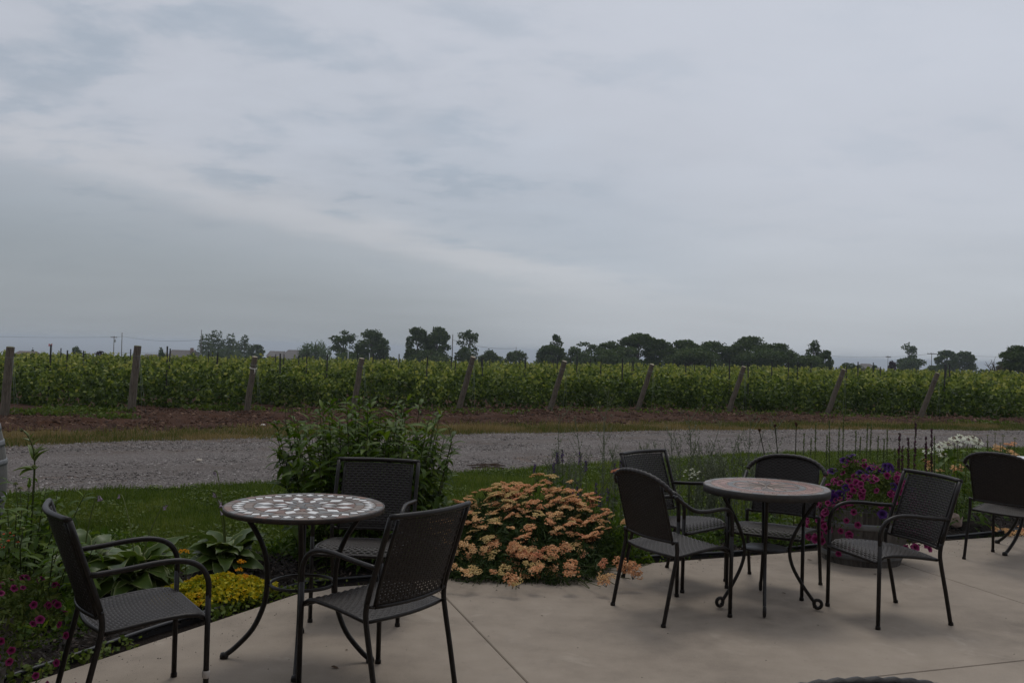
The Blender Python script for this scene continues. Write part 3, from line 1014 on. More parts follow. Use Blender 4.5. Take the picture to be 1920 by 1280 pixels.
# clods on the turned soil
n = 26000
X = rng.uniform(-12.5, 19, n); t = rng.uniform(-0.05, 1.3, n)
Y = w3(X) * (1 - t) + BH(X) * t
k = inview(X, Y)
X, Y = X[k], Y[k]
mb = MB()
lumps(mb, np.c_[X, Y, -0.235 + 0.10 * (vnoise(X * 1.9, Y * 1.9, 7) - 0.4)], 0.02 + 0.055 * rng.uniform(0, 1, len(X)) ** 3, rng, 0.65, np.clip(rng.normal(0.45, 0.22, len(X)), 0, 1))
tag(mb.obj('soil_clods', M_clod, smooth=False), 'reddish brown clods of turned soil in front of the vine rows', 'soil', kind='stuff')

# weeds in the slit between edging and concrete
n = 1100
u = rng.uniform(-0.3, 3.6, n); k = vnoise(u * 4.5, u * 0, 61) > 0.42
u = u[k]; n = len(u)
P = CORN - TL * u[:, None] + NL * rng.uniform(0.01, 0.12, n)[:, None]
mb = MB()
cards(mb, np.c_[P, rng.uniform(-0.02, 0.045, n)], rng.uniform(0.02, 0.045, n), rng.uniform(0.014, 0.03, n), np.clip(rng.normal(0.5, 0.2, n), 0, 1), rng, np.array([(0, 0, 1.0)]), 0.4)
u = rng.uniform(0.2, 6, 300); k = vnoise(u * 4.5, u * 0, 63) > 0.6; u = u[k]; n = len(u)
P = CORN + TR * u[:, None] + NR * rng.uniform(0.01, 0.11, n)[:, None]
cards(mb, np.c_[P, rng.uniform(-0.02, 0.03, n)], rng.uniform(0.015, 0.03, n), rng.uniform(0.012, 0.02, n), np.clip(rng.normal(0.45, 0.2, n), 0, 1), rng)
tag(mb.obj('edge_weeds', M_grass, smooth=False), 'small round leaved weeds in the slit between patio and edging', 'weeds', kind='stuff')

# ------------------------------------------------------------------ far trees, houses, poles
M_tree = leafy('tree_leaf', [(0, (0.030, 0.050, 0.014)), (0.5, (0.058, 0.088, 0.024)), (1, (0.12, 0.15, 0.042))], 0.2, 0.6)
M_pale = leafy('willow_leaf', [(0, (0.05, 0.085, 0.03)), (0.5, (0.085, 0.125, 0.045)), (1, (0.13, 0.17, 0.06))], 0.3, 0.6)
M_plum = leafy('purple_leaf', [(0, (0.025, 0.016, 0.02)), (0.5, (0.05, 0.028, 0.034)), (1, (0.085, 0.045, 0.045))], 0.15, 0.6)
M_fir = leafy('fir_needles', [(0, (0.016, 0.03, 0.018)), (0.5, (0.028, 0.05, 0.028)), (1, (0.05, 0.075, 0.04))], 0.1, 0.7)


def tree(label, x0, x1, yt, Y, kind='round', seed=0, cat='tree', yb=None, mat=None, dens=1.0):
    rg = np.random.default_rng(1000 + seed)
    A, B_ = at(x0, yt, Y), at(x1, yt, Y)
    cx = (A.x + B_.x) / 2; Wd = abs(B_.x - A.x)
    top = at((x0 + x1) / 2, yt, Y).z
    zg = float(zv(cx, Y)) - 0.1
    H = max(top - zg, 1.0)
    name = {'conifer': 'fir_tree', 'shrub': 'shrub', 'dead': 'bare_bush', 'willow': 'willow_tree', 'poplar': 'poplar_tree'}.get(kind, 'broadleaf_tree')
    r = thing(name, label, cat, (cx, Y, zg))
    mat = mat or (M_fir if kind == 'conifer' else M_pale if kind == 'willow' else M_tree)
    s = Y / 1739 * 1.9 * 2.1            # leaf cluster about four photograph pixels
    tb = MB()
    if kind == 'dead':
        for q in range(11):
            a = rg.uniform(0, 2 * pi)
            e = np.array((cos(a) * Wd * 0.5 * rg.uniform(.3, 1), sin(a) * Wd * 0.3, H * rg.uniform(0.6, 1)))
            P = spline([(0, 0, 0), e * (0.25, 0.25, 0.5) + rg.normal(0, .1, 3), e * (0.65, .65, .8) + rg.normal(0, .2, 3), e], 4)
            tube(tb, P, np.linspace(0.09, 0.02, len(P)), 5)
            for w_ in range(3):
                p0 = P[len(P) // 2 + w_]; p1 = p0 + rg.normal(0, 1, 3) * (Wd * .12, Wd * .1, 0.2) + (0, 0, H * .2)
                tube(tb, [p0, (p0 + p1) / 2 + rg.normal(0, .05, 3), p1], (0.035, 0.025, 0.015), 4)
        tb.obj('branch', M_bark, r)
        return r
    trunk_r = max(0.12, Wd * 0.035)
    P = spline([(0, 0, -0.3), (rg.normal(0, .1), 0, H * 0.3), (rg.normal(0, .02) * Wd, 0, H * 0.6), (rg.normal(0, .03) * Wd, 0, H * 0.88)], 4)
    tube(tb, P, np.linspace(trunk_r, trunk_r * 0.25, len(P)), 7)
    blobs = []
    if kind == 'round':
        nb_ = 60
        for q in range(nb_):
            a, e = rg.uniform(0, 2 * pi), rg.uniform(0, 1)
            zz_ = 0.10 + 0.86 * e ** 0.85
            rr = 0.47 * max(0.03, 1 - (abs(zz_ - 0.45) / 0.54) ** 2.3) ** 0.5
            blobs.append((cos(a) * rr * Wd * 0.75, sin(a) * rr * Wd * 0.6, zz_ * H * 0.95, Wd * rg.uniform(0.09, 0.20), min(H * rg.uniform(0.06, 0.12), Wd * 0.15)))
        blobs.append((0, 0, H * 0.88, Wd * 0.22, H * 0.12))
        nl, fill = 2600, 0.7
    elif kind == 'open':
        for q in range(22):
            a = rg.uniform(0, 2 * pi); zz_ = rg.uniform(0.25, 0.93)
            rr = 0.46 * math.sqrt(max(0.08, 1 - ((zz_ - 0.5) / 0.52) ** 2)) * rg.uniform(0.4, 1)
            blobs.append((cos(a) * rr * Wd, sin(a) * rr * Wd * 0.6, zz_ * H, Wd * rg.uniform(0.13, 0.21), H * rg.uniform(0.055, 0.095)))
        blobs.append((0, 0, H * 0.95, Wd * 0.13, H * 0.05))
        nl, fill = 2000, 0.55
    elif kind == 'poplar':
        for q in range(9):
            zz_ = 0.12 + 0.83 * q / 8
            blobs.append((Wd * 0.06 * rg.normal() + Wd * 0.16 * (0.6 - zz_), 0.1 * rg.normal(), zz_ * H, Wd * 0.62 * (1.05 - 0.62 * max(0, zz_ - 0.62) / 0.38) * rg.uniform(.85, 1.1), H * 0.095))
        nl, fill = 2000, 0.75
    elif kind == 'conifer':
        for q in range(9):
            zz_ = 0.12 + 0.86 * q / 8
            blobs.append((0, 0, zz_ * H, Wd * 0.5 * (1.08 - zz_), H * 0.06))
        nl, fill = 1300, 0.8
    elif kind == 'feather':
        for q in range(30):
            zz_ = rg.uniform(0.1, 0.98)
            w_ = Wd * 0.62 * (1.06 - zz_) ** 0.7
            a = rg.uniform(0, 2 * pi)
            blobs.append((cos(a) * w_ * 0.7, sin(a) * w_ * 0.4, zz_ * H, Wd * rg.uniform(0.09, 0.17), H * rg.uniform(0.04, 0.08)))
        nl, fill = 1700, 0.6
    elif kind == 'willow':
        for q in range(18):
            a = rg.uniform(0, 2 * pi); zz_ = rg.uniform(0.3, 0.92)
            rr = 0.42 * math.sqrt(max(0.05, 1 - ((zz_ - 0.4) / 0.58) ** 2))
            blobs.append((cos(a) * rr * Wd, sin(a) * rr * Wd * 0.6, zz_ * H * 0.97, Wd * 0.20, H * 0.13))
        nl, fill = 2600, 0.6
    else:  # shrub
        for q in range(10):
            a = rg.uniform(0, 2 * pi); zz_ = rg.uniform(0.15, 0.75)
            blobs.append((cos(a) * Wd * 0.3 * rg.uniform(0.2, 1), sin(a) * Wd * 0.25, zz_ * H, Wd * rg.uniform(0.14, 0.24), H * 0.2))
        blobs.append((0, 0, H * 0.8, Wd * 0.2, H * 0.19))
        nl, fill = 1100, 0.8
    B = np.array(blobs)
    if kind in ('round', 'open', 'willow', 'feather'):
        for q in rg.choice(len(B), min(9, len(B)), False):
            b = B[q]
            z0 = min(b[2] * 0.55, H * 0.5)
            P = spline([(0, 0, z0), (b[0] * 0.4, b[1] * 0.4, z0 + (b[2] - z0) * 0.55), (b[0], b[1], b[2])], 3)
            tube(tb, P, np.linspace(trunk_r * 0.45, trunk_r * 0.1, len(P)), 5)
    tb.obj('trunk', M_bark, r)
    wgt = B[:, 3] ** 2; wgt = wgt / wgt.sum()
    area_ = (B[:, 3] * B[:, 4]).sum() * pi
    n = int(np.clip(area_ / (s * s * 0.3) * 3.2 * fill * dens, 700, 11000))
    q = rg.choice(len(B), n, p=wgt)
    d = unit(rg, n) * rg.uniform(0.35, 1.06, n)[:, None] ** 0.6
    ry = np.maximum(B[q, 3] * 0.8, 0.3)
    P = np.c_[B[q, 0] + d[:, 0] * B[q, 3], B[q, 1] + d[:, 1] * ry, B[q, 2] + d[:, 2] * B[q, 4]]
    if kind == 'willow':
        P[:, 2] -= rg.uniform(0, 0.12, n) * H
    P[:, 2] = np.maximum(P[:, 2], 0.15)
    cb = MB()
    tint = np.clip(0.42 + rg.normal(0, 0.16, n) + 0.25 * (rg.uniform(size=len(B))[q] - 0.5), 0, 1)
    cards(cb, P, s * rg.uniform(0.7, 1.5, n) * (1.5 if kind == 'willow' else 1), s * rg.uniform(0.5, 1.0, n) * (0.6 if kind == 'willow' else 1), tint, rg, d, 0.35,
          droop=np.array([(0, 0, -1.0)]) if kind == 'willow' else None)
    cb.obj('crown', mat, r, False)
    return r


TREES = [
    ('small pointed dark fir beside the leftmost grey roof', 52, 72, 653, 190, 'conifer'),
    ('rounded dark tree behind the second black stake from the left', 126, 159, 648, 210, 'shrub'),
    ('purple leaved round bush left of the two utility poles', 166, 208, 657, 170, 'shrub'),
    ('tiny dark fir in front of the pale gabled house', 264, 278, 667, 205, 'conifer'),
    ('dark clipped bush against the left end of the chimney house', 292, 312, 651, 200, 'shrub'),
    ('low round bush right of the brick chimney', 350, 374, 659, 215, 'shrub'),
    ('leftmost windswept poplar, right behind a bare pole', 372, 402, 628, 330, 'poplar'),
    ('tallest of the windswept poplars, second from the left', 392, 427, 621, 340, 'poplar'),
    ('third windswept poplar of the row', 421, 451, 628, 335, 'poplar'),
    ('rightmost and shortest windswept poplar', 446, 472, 631, 330, 'poplar'),
    ('bushy dark shrub mass under the windswept poplars', 374, 470, 652, 300, 'shrub'),
    ('small rounded tree between the poplars and the twin roofs', 462, 502, 645, 290, 'round'),
    ('light green feathery willow right of the twin roofs', 560, 622, 637, 230, 'willow'),
    ('open crowned tree with gaps of sky right of the willow', 614, 678, 619, 215, 'open'),
    ('full crowned tree leaning on the open crowned one', 666, 731, 618, 210, 'round'),
    ('dark shrubs under the open crowned tree', 600, 700, 660, 205, 'shrub'),
    ('tall twin tree, left half with the twig sticking out on top', 760, 808, 611, 200, 'round'),
    ('tall twin tree, right half beside the utility pole', 796, 848, 612, 200, 'round'),
    ('slender open tree right of the middle utility pole', 858, 901, 618, 205, 'open'),
    ('dense bush at the foot of the slender open tree', 850, 896, 650, 200, 'shrub'),
    ('round topped shrub left of the thin short pole', 893, 943, 654, 215, 'shrub'),
    ('double humped shrub by the thin short pole', 940, 1004, 656, 215, 'shrub'),
    ('tall tree with a crooked open top standing out of bushes', 1022, 1064, 629, 200, 'feather'),
    ('broad dark bush left of and below the crooked topped tree', 1004, 1066, 647, 198, 'round'),
    ('loose open tree at the left end of the dark wood', 1066, 1128, 641, 190, 'open'),
    ('low dark bush under the loose open tree', 1060, 1130, 659, 186, 'shrub'),
    ('left flank tree of the dark wood, below its highest crown', 1112, 1178, 639, 175, 'round'),
    ('highest rounded crown of the dark wood', 1156, 1238, 624, 172, 'round'),
    ('bushy tree just right of the highest crown of the wood', 1205, 1272, 636, 172, 'round'),
    ('dense tree in the middle of the dark wood', 1244, 1322, 636, 172, 'round'),
    ('lower tree in the saddle of the dark wood', 1294, 1388, 639, 172, 'round'),
    ('second high crown of the wood, with an uneven top', 1364, 1450, 631, 170, 'round'),
    ('sloping right shoulder tree of the dark wood', 1418, 1497, 643, 168, 'round'),
    ('dark undergrowth at the left foot of the dark wood', 1105, 1240, 649, 168, 'shrub'),
    ('dark undergrowth at the middle foot of the dark wood', 1225, 1370, 650, 166, 'shrub'),
    ('dark undergrowth at the right foot of the dark wood', 1350, 1500, 652, 164, 'shrub'),
    ('bushes at the foot of the tall twin tree', 755, 860, 655, 195, 'shrub'),
    ('low hedge between the two humped shrubs and the slender open tree', 880, 960, 663, 225, 'shrub'),
    ('low hedge right of the double humped shrub', 985, 1080, 664, 220, 'shrub'),
    ('low hedge running into the left end of the dark wood', 1050, 1140, 664, 190, 'shrub'),
    ('thin hedge left of the twin tree', 690, 770, 668, 230, 'shrub'),
    ('airy light tree rising right of the dark wood', 1502, 1550, 640, 165, 'feather'),
    ('short dense tree against the airy light tree', 1535, 1564, 656, 163, 'round'),
    ('spreading bushes below the airy light tree', 1455, 1566, 664, 160, 'shrub'),
    ('low dark bushes left of the distant hip roof', 1562, 1622, 680, 165, 'shrub'),
    ('small round bush in front of the distant hip roof', 1630, 1650, 684, 190, 'shrub'),
    ('dark reddish bush right of the distant hip roof', 1662, 1682, 676, 190, 'shrub'),
    ('ragged pointed tree left of the crossarm pole', 1678, 1732, 644, 260, 'feather'),
    ('bushy base growth under the ragged pointed tree', 1672, 1738, 668, 255, 'shrub'),
    ('broad hazy tree with two lobes right of the crossarm pole', 1752, 1800, 656, 260, 'round'),
    ('right lobe tree beside the broad hazy tree', 1784, 1832, 658, 262, 'round'),
    ('leafless bush in front of the rightmost dark tree', 1842, 1886, 677, 110, 'dead'),
    ('big dark tree cut by the right edge of the view', 1874, 1968, 648, 120, 'round'),
    ('low hedge between the crossarm pole and the hazy tree', 1730, 1765, 684, 250, 'shrub'),
    ('low hedge left of the leafless bush', 1828, 1880, 692, 160, 'shrub'),
]
for i, (lab, x0, x1, yt, Yd, kd) in enumerate(TREES):
    cat = 'bush' if kd in ('shrub', 'dead') else 'tree'
    mt_ = M_plum if ('purple' in lab or 'reddish' in lab) else None
    tree(lab, x0, x1, yt, Yd, kd, i, cat, mat=mt_)

# houses
M_roof = tinted('roof_shingle', [(0, (0.085, 0.075, 0.07)), (1, (0.16, 0.145, 0.135))], 0.9, 3, 0.2)
M_roofb = tinted('roof_brown', [(0, (0.10, 0.08, 0.07)), (1, (0.17, 0.14, 0.12))], 0.9, 3, 0.2)
M_wallp = plain('pale_siding', (0.42, 0.38, 0.36), (0.5, 0.46, 0.43), 3, 0.8)
M_brick = plain('brick_wall', (0.16, 0.10, 0.085), (0.22, 0.14, 0.12), 4, 0.9)
M_pane = plain('dark_pane', (0.02, 0.025, 0.03), (0.03, 0.035, 0.04), 4, 0.1)


def house(label, x0, x1, yr, ye, Y, depth, mat_w, mat_r, hip=0.0, chim=None, gable_front=False):
    A, B_ = at(x0, yr, Y), at(x1, yr, Y)
    cx = (A.x + B_.x) / 2; Wd = B_.x - A.x
    zr = at((x0 + x1) / 2, yr, Y).z; ze = at((x0 + x1) / 2, ye, Y).z
    zg = float(zv(cx, Y + depth)) - 0.5
    r = thing('house', label, 'house', (cx, Y, zg))
    hr, he = zr - zg, ze - zg
    b = MB(); box(b, (-Wd / 2 + 0.3, 0.3, -0.5), (Wd / 2 - 0.3, depth - 0.3, he))
    b.obj('wall', mat_w, r, False)
    b = MB()
    if gable_front:
        V = [(-Wd / 2, 0, he), (0, 0, hr), (Wd / 2, 0, he), (-Wd / 2, depth, he), (0, depth, hr), (Wd / 2, depth, he)]
        b.add(V, [(0, 1, 4, 3), (1, 2, 5, 4), (0, 3, 5, 2)], [(0, 2, 1), (3, 4, 5)])
    else:
        h_ = hip * Wd / 2
        V = [(-Wd / 2, 0, he), (Wd / 2, 0, he), (Wd / 2, depth, he), (-Wd / 2, depth, he), (-Wd / 2 + h_, depth / 2, hr), (Wd / 2 - h_, depth / 2, hr)]
        b.add(V, [(0, 1, 5, 4), (2, 3, 4, 5), (3, 2, 1, 0)], [(1, 2, 5), (3, 0, 4)])
    rf = b.obj('roof', mat_r, r, False)
    if chim:
        c0 = at(chim[0], chim[2], Y).x - cx; c1 = at(chim[1], chim[2], Y).x - cx; zt = at(chim[0], chim[2], Y).z - zg
        b = MB(); box(b, (c0, depth * .35, he), (c1, depth * .35 + abs(c1 - c0), zt))
        b.obj('chimney', M_brick, rf, False)
    nwin = max(2, int(Wd / 3.5))
    wb = MB(); box(wb, (-0.5, 0.25, -0.7), (0.5, 0.29, 0.7)); wme = wb.mesh('window', M_pane, False)
    for k in range(nwin):
        link('window', wme, r, Matrix.Translation((-Wd / 2 + (k + 0.5) * Wd / nwin, 0, he - 1.5)))
    return r


house('grey hip roofed house at the left edge behind the first post', -8, 52, 658, 679, 180, 12, M_brick, M_roofb, hip=0.45)
house('pale gabled house right of the second post', 258, 302, 664, 676, 235, 10, M_wallp, M_roof, gable_front=False)
house('long roofed house with a brick chimney at its right end', 306, 352, 656, 676, 215, 11, M_brick, M_roof, chim=(346, 351, 652))
house('left and lower one of the twin grey roofs', 498, 526, 658, 668, 262, 10, M_brick, M_roof)
house('right and larger one of the twin grey roofs', 521, 578, 656, 672, 250, 12, M_wallp, M_roof, hip=0.35)
house('low grey hip roof far behind the vines at the right', 1618, 1657, 682, 692, 230, 10, M_brick, M_roof, hip=0.6)

# utility poles and wires
M_pole = plain('pole_wood', (0.10, 0.085, 0.07), (0.16, 0.14, 0.12), 3, 0.9)
M_palepole = plain('pale_pole', (0.32, 0.33, 0.33), (0.4, 0.41, 0.41), 3, 0.7)


def pole(label, px, yt, Y, cross=None, rad=0.15, mat=None, trafo=False):
    p = at(px, yt, Y); zg = float(zv(p.x, Y)) - 0.2
    r = thing('utility_pole', label, 'pole', (p.x, Y, zg))
    H = p.z - zg
    b = MB(); tube(b, [(0, 0, 0), (0, 0, H * .5), (0, 0, H)], (rad, rad * .9, rad * .75), 8); b.obj('shaft', mat or M_pole, r)
    if cross:
        b = MB(); box(b, (-cross / 2, -rad - 0.12, H - 0.55), (cross / 2, -rad, H - 0.3))
        for q in np.linspace(-cross / 2 + .15, cross / 2 - .15, 4):
            tube(b, [(q, -rad - .06, H - .3), (q, -rad - .06, H - .05)], 0.06, 6)
        b.obj('crossarm', M_pole, r, False)
    if trafo:
        b = MB(); lathe(b, [(0.01, H - 2.1), (0.26, H - 2.1), (0.28, H - 1.2), (0.12, H - 1.05), (0.01, H - 1.0)], 12, center=(0.42, -0.1)); b.obj('transformer', M_palepole, r)
    return Vector((p.x, Y, zg + H))


p1 = pole('utility pole with a crossarm, left one of the pair', 214, 630, 330, 2.3, 0.17, trafo=True)
p2 = pole('taller bare utility pole, right one of the pair', 229, 623, 300, None, 0.16)
p3 = pole('bare utility pole left of the windswept poplars', 378, 618, 300, None, 0.15)
p4 = pole('utility pole between the twin tree and the slender tree', 849, 627, 210, None, 0.12)
p5 = pole('short thin pole above the double humped shrub', 968, 650, 260, None, 0.09)
p6 = pole('thin far pole above the dark reddish bush', 1665, 667, 330, 1.8, 0.1)
p7 = pole('far utility pole with a crossarm left of the hazy tree', 1747, 661, 320, 3.2, 0.14)
pole('pale grey lamp pole in front of the open crowned tree', 653, 656, 190, None, 0.12, M_palepole)
pole('thin pole behind the poplar end of the left roofs', 693, 662, 185, None, 0.09, M_palepole)


def wire(label, a, b, sag=0.6):
    mb = MB()
    P = [a.lerp(b, k) - Vector((0, 0, sag * 4 * k * (1 - k))) for k in np.linspace(0, 1, 9)]
    tube(mb, P, 0.035, 4)
    tag(mb.obj('power_line', M_pole), label, 'wire')


pL = at(-120, 626, 330); pR = at(2050, 668, 330)
wire('power line from the crossarm pole out to the left', pL, p1 - Vector((0, 0, .3)))
wire('power line between the pair of utility poles', p1 - Vector((0, 0, .3)), p2 - Vector((0, 0, 1.2)), 0.2)
wire('power line from the pair of poles to the bare pole by the poplars', p2 - Vector((0, 0, 1.2)), p3 - Vector((0, 0, 3.2)), 1.0)
wire('power line right of the middle pole, over the shrubs', p4 - Vector((0, 0, 1.2)), p5 - Vector((0, 0, 0.4)), 0.8)
wire('power line between the two far right poles', p6 - Vector((0, 0, .3)), p7 - Vector((0, 0, .3)), 0.3)
wire('power line from the far right crossarm pole out of view', p7 - Vector((0, 0, .3)), pR, 0.8)
wire('power line left of the thin far pole, above the low bushes', at(1560, 667, 330), p6 - Vector((0, 0, .3)), 0.3)
wire('lower cable in front of the lake, left of the pair of poles', at(30, 664, 300), at(229, 661, 300), 0.3)
wire('lower cable running from the tall bare pole towards the poplars', at(229, 661, 300), at(378, 655, 300), 0.4)

# flag on a staff far off, and a small white boat on the lake
p = at(98, 644, 300); zg = float(zv(p.x, 300))
r = thing('flag', 'small red and white flag on a staff before the lake', 'flag', (p.x, 300, zg))
b = MB(); tube(b, [(0, 0, 0), (0, 0, p.z - zg + 0.2)], 0.05, 6); b.obj('staff', M_palepole, r)
M_red = plain('red_cloth', (0.5, 0.03, 0.03), (0.56, 0.04, 0.04), 5, 0.8); M_white = plain('white_cloth', (0.75, 0.75, 0.74), (0.8, 0.8, 0.8), 5, 0.8)
b = MB(); h = p.z - zg
fx = np.linspace(0, -1.15, 9)
V = [(q, 0.09 * sin(q * 6), h - dz_ - 0.06 * abs(q)) for dz_ in (0, 0.85) for q in fx]
b.add(V, [(k, k + 1, 9 + k + 1, 9 + k) for k in (0, 1, 6, 7)], mat=0)
b.add(V, [(k, k + 1, 9 + k + 1, 9 + k) for k in range(2, 6)], mat=1)
b.add([(-0.575, 0.09 * sin(-0.575 * 6) - 0.03, h - 0.2), (-0.42, -0.06, h - 0.48), (-0.575, -0.06, h - 0.66), (-0.73, -0.06, h - 0.48)], [(0, 1, 2, 3)], mat=0)
b.obj('flag_cloth', [M_red, M_white], r)
p = gp(203, 652, LAKE_Z)
r = thing('motor_boat', 'tiny white boat far out on the lake', 'boat', (p.x, p.y, LAKE_Z))
b = MB(); Lb = p.y / 1739 * 3.6
b.add([(-Lb / 2, -1, 1.3), (Lb / 2, -1, 1.3), (Lb / 2 * .8, -1, -.2), (-Lb / 2 * .8, -1, -.2), (-Lb / 2, 1.5, 1.3), (Lb / 2, 1.5, 1.3), (Lb / 2 * .8, 1.5, -.2), (-Lb / 2 * .8, 1.5, -.2)],
      [(0, 3, 2, 1), (4, 5, 6, 7), (0, 1, 5, 4), (1, 2, 6, 5), (3, 0, 4, 7)])
b.obj('hull', M_white, r, False)
b = MB(); box(b, (-Lb * .2, -0.6, 1.3), (Lb * .2, 1, 3.0)); b.obj('cabin', M_white, r, False)

# ------------------------------------------------------------------ woven patio chairs
def weave(mb, S, nu, nv, wu, wv, amp=0.0028, skip=1):
    """strands: S(U,V)->points of the panel, U across, V along"""
    e = 1e-3

    def N_(U, V):
        a = S(U + e, V) - S(U - e, V); b = S(U, V + e) - S(U, V - e)
        n = np.cross(a, b)
        return n / (np.linalg.norm(n, axis=-1, keepdims=True) + 1e-12)

    def strand(Uc, Vc, off, across, w, tint):
        P = S(Uc, Vc); n = N_(Uc, Vc)
        P = P + n * off[:, None]
        d = np.gradient(P, axis=0); d /= np.linalg.norm(d, axis=1)[:, None] + 1e-12
        s_ = np.cross(n, d)
        k = len(P)
        V = np.stack([P - s_ * w / 2, P + n * w * 0.22, P + s_ * w / 2], 1).reshape(-1, 3)
        i = np.arange(k - 1)[:, None] * 3
        Q = np.concatenate([np.c_[i, i + 1, i + 4, i + 3], np.c_[i + 1, i + 2, i + 5, i + 4]])
        V2 = np.stack([P - s_ * w / 2, P - n * w * 0.22, P + s_ * w / 2], 1).reshape(-1, 3)
        mb.add(V, Q, None, tint); mb.add(V2, Q[:, ::-1], None, tint)
    for j in range(nv):
        v = (j + 0.5) / nv
        u = np.concatenate([[0.0], (np.arange(nu) + 0.5) / nu, [1.0]])
        off = np.concatenate([[0], amp * (-1.0) ** (np.arange(nu) + j), [0]])
        strand(u, np.full(len(u), v), off, True, wv, 0.5)
    for i in range(nu):
        u = (i + 0.5) / nu
        v = np.linspace(0, 1, 9)
        strand(np.full(9, u), v, np.zeros(9), False, wu, 0.5)


HW = 0.237          # half the leg spacing


def seat_parts(r, round_=False):
    yr = -0.385

    def S(U, V):
        x = (U - 0.5) * 2 * (HW - 0.012)
        y = yr + V * (0.012 - yr)
        bulge = -0.030 * np.sin(np.clip(U, 0, 1) * pi) * (1 - V)
        zz_ = 0.372 + 0.030 * np.sin(np.clip(V * 1.18, 0, 1) * pi / 2) - 0.034 * np.clip((V - 0.80) / 0.2, 0, 1.1) ** 2
        zz_ = zz_ - 0.012 * np.sin(np.clip(U, 0, 1) * pi) * np.sin(np.clip(V, 0, 1) * pi)
        return np.stack([x, y + bulge, zz_], -1)
    b = MB(); weave(b, S, 24, 28, 0.010, 0.013)
    st = b.obj('seat', M_weave, r)
    b = MB()
    ed = [S(np.array([u]), np.array([v]))[0] for u, v in [(0, q) for q in np.linspace(0, 1, 9)] + [(q, 1) for q in np.linspace(0.1, 0.9, 7)] + [(1, q) for q in np.linspace(1, 0, 9)] + [(q, 0) for q in np.linspace(0.9, 0.1, 7)]]
    tube(b, np.array(ed) - (0, 0, 0.004), 0.0095, 7, closed=True)
    b.obj('seat_frame', M_metal, st)


def legs(r, sgn, ytop=None):
    b = MB()
    tube(b, [(sgn * HW, 0, 0.0), (sgn * HW, 0, 0.25), (sgn * HW, 0, 0.47)], 0.0115, 8)
    lathe(b, [(0.0001, 0.0), (0.0145, 0.0), (0.0145, 0.014), (0.0116, 0.02)], 8, center=(sgn * HW, 0))
    b.obj('front_leg', M_metal, r)
    b = MB()
    P = spline([(sgn * HW, -0.478, 0.0), (sgn * HW, -0.440, 0.18), (sgn * HW, -0.405, 0.335), (sgn * HW, -0.395, 0.40), (sgn * HW, -0.402, 0.46)], 4)
    tube(b, P, 0.0115, 8)
    lathe(b, [(0.0001, 0.0), (0.0145, 0.0), (0.0145, 0.012), (0.0116, 0.018)], 8, center=(sgn * HW, -0.478))
    b.obj('rear_leg', M_metal, r)


def back_y(z):
    """lean of the back: y over height"""
    return np.interp(z, [0.40, 0.46, 0.82], [-0.395, -0.402, -0.524])


def make_square_chair(label):
    r = thing('patio_chair', label, 'chair')
    seat_parts(r)
    for sgn in (-1, 1):
        legs(r, sgn)
        b = MB()
        P = spline([(sgn * HW, 0, 0.46), (sgn * HW, -0.002, 0.53), (sgn * HW, -0.035, 0.588), (sgn * HW, -0.10, 0.617), (sgn * HW, -0.19, 0.620), (sgn * HW, -0.32, 0.607), (sgn * HW, float(back_y(0.595)), 0.597)], 4)
        tube(b, P, 0.0115, 8)
        b.obj('armrest', M_metal, r)
    zb, zt, hx = 0.435, 0.797, HW - 0.036
    bow = lambda u: -0.042 * np.sin(np.clip(u, 0, 1) * pi)

    def S(U, V):
        z = zb + V * (zt - zb)
        return np.stack([(U - 0.5) * 2 * hx, back_y(z) + bow(0.08 + U * 0.84), z], -1)
    b = MB(); weave(b, S, 22, 26, 0.010, 0.013)
    bk = b.obj('backrest', M_weave, r)
    b = MB()
    for u in (0, 1):
        tube(b, [S(np.array([u]), np.array([v]))[0] for v in np.linspace(-0.02, 1.0, 6)], 0.008, 7)
    us = np.linspace(-0.0, 1.0, 11)
    tube(b, [S(np.array([u]), np.array([-0.02]))[0] for u in us], 0.009, 7)
    tube(b, [(-HW, float(back_y(0.436)), 0.436), S(np.array([0.0]), np.array([-0.02]))[0]], 0.008, 6)
    tube(b, [(HW, float(back_y(0.436)), 0.436), S(np.array([1.0]), np.array([-0.02]))[0]], 0.008, 6)
    b.obj('panel_rim', M_metal, bk)
    b = MB()
    for sgn in (-1, 1):
        tube(b, [(sgn * HW, float(back_y(z)), z) for z in np.linspace(0.45, 0.808, 6)], 0.0118, 8)
    tube(b, [((u - 0.5) * 2 * (HW + 0.006), float(back_y(0.812)) + float(bow(u)), 0.812) for u in np.linspace(0, 1, 13)], 0.0125, 8)
    b.obj('back_frame', M_metal, r)
    return r


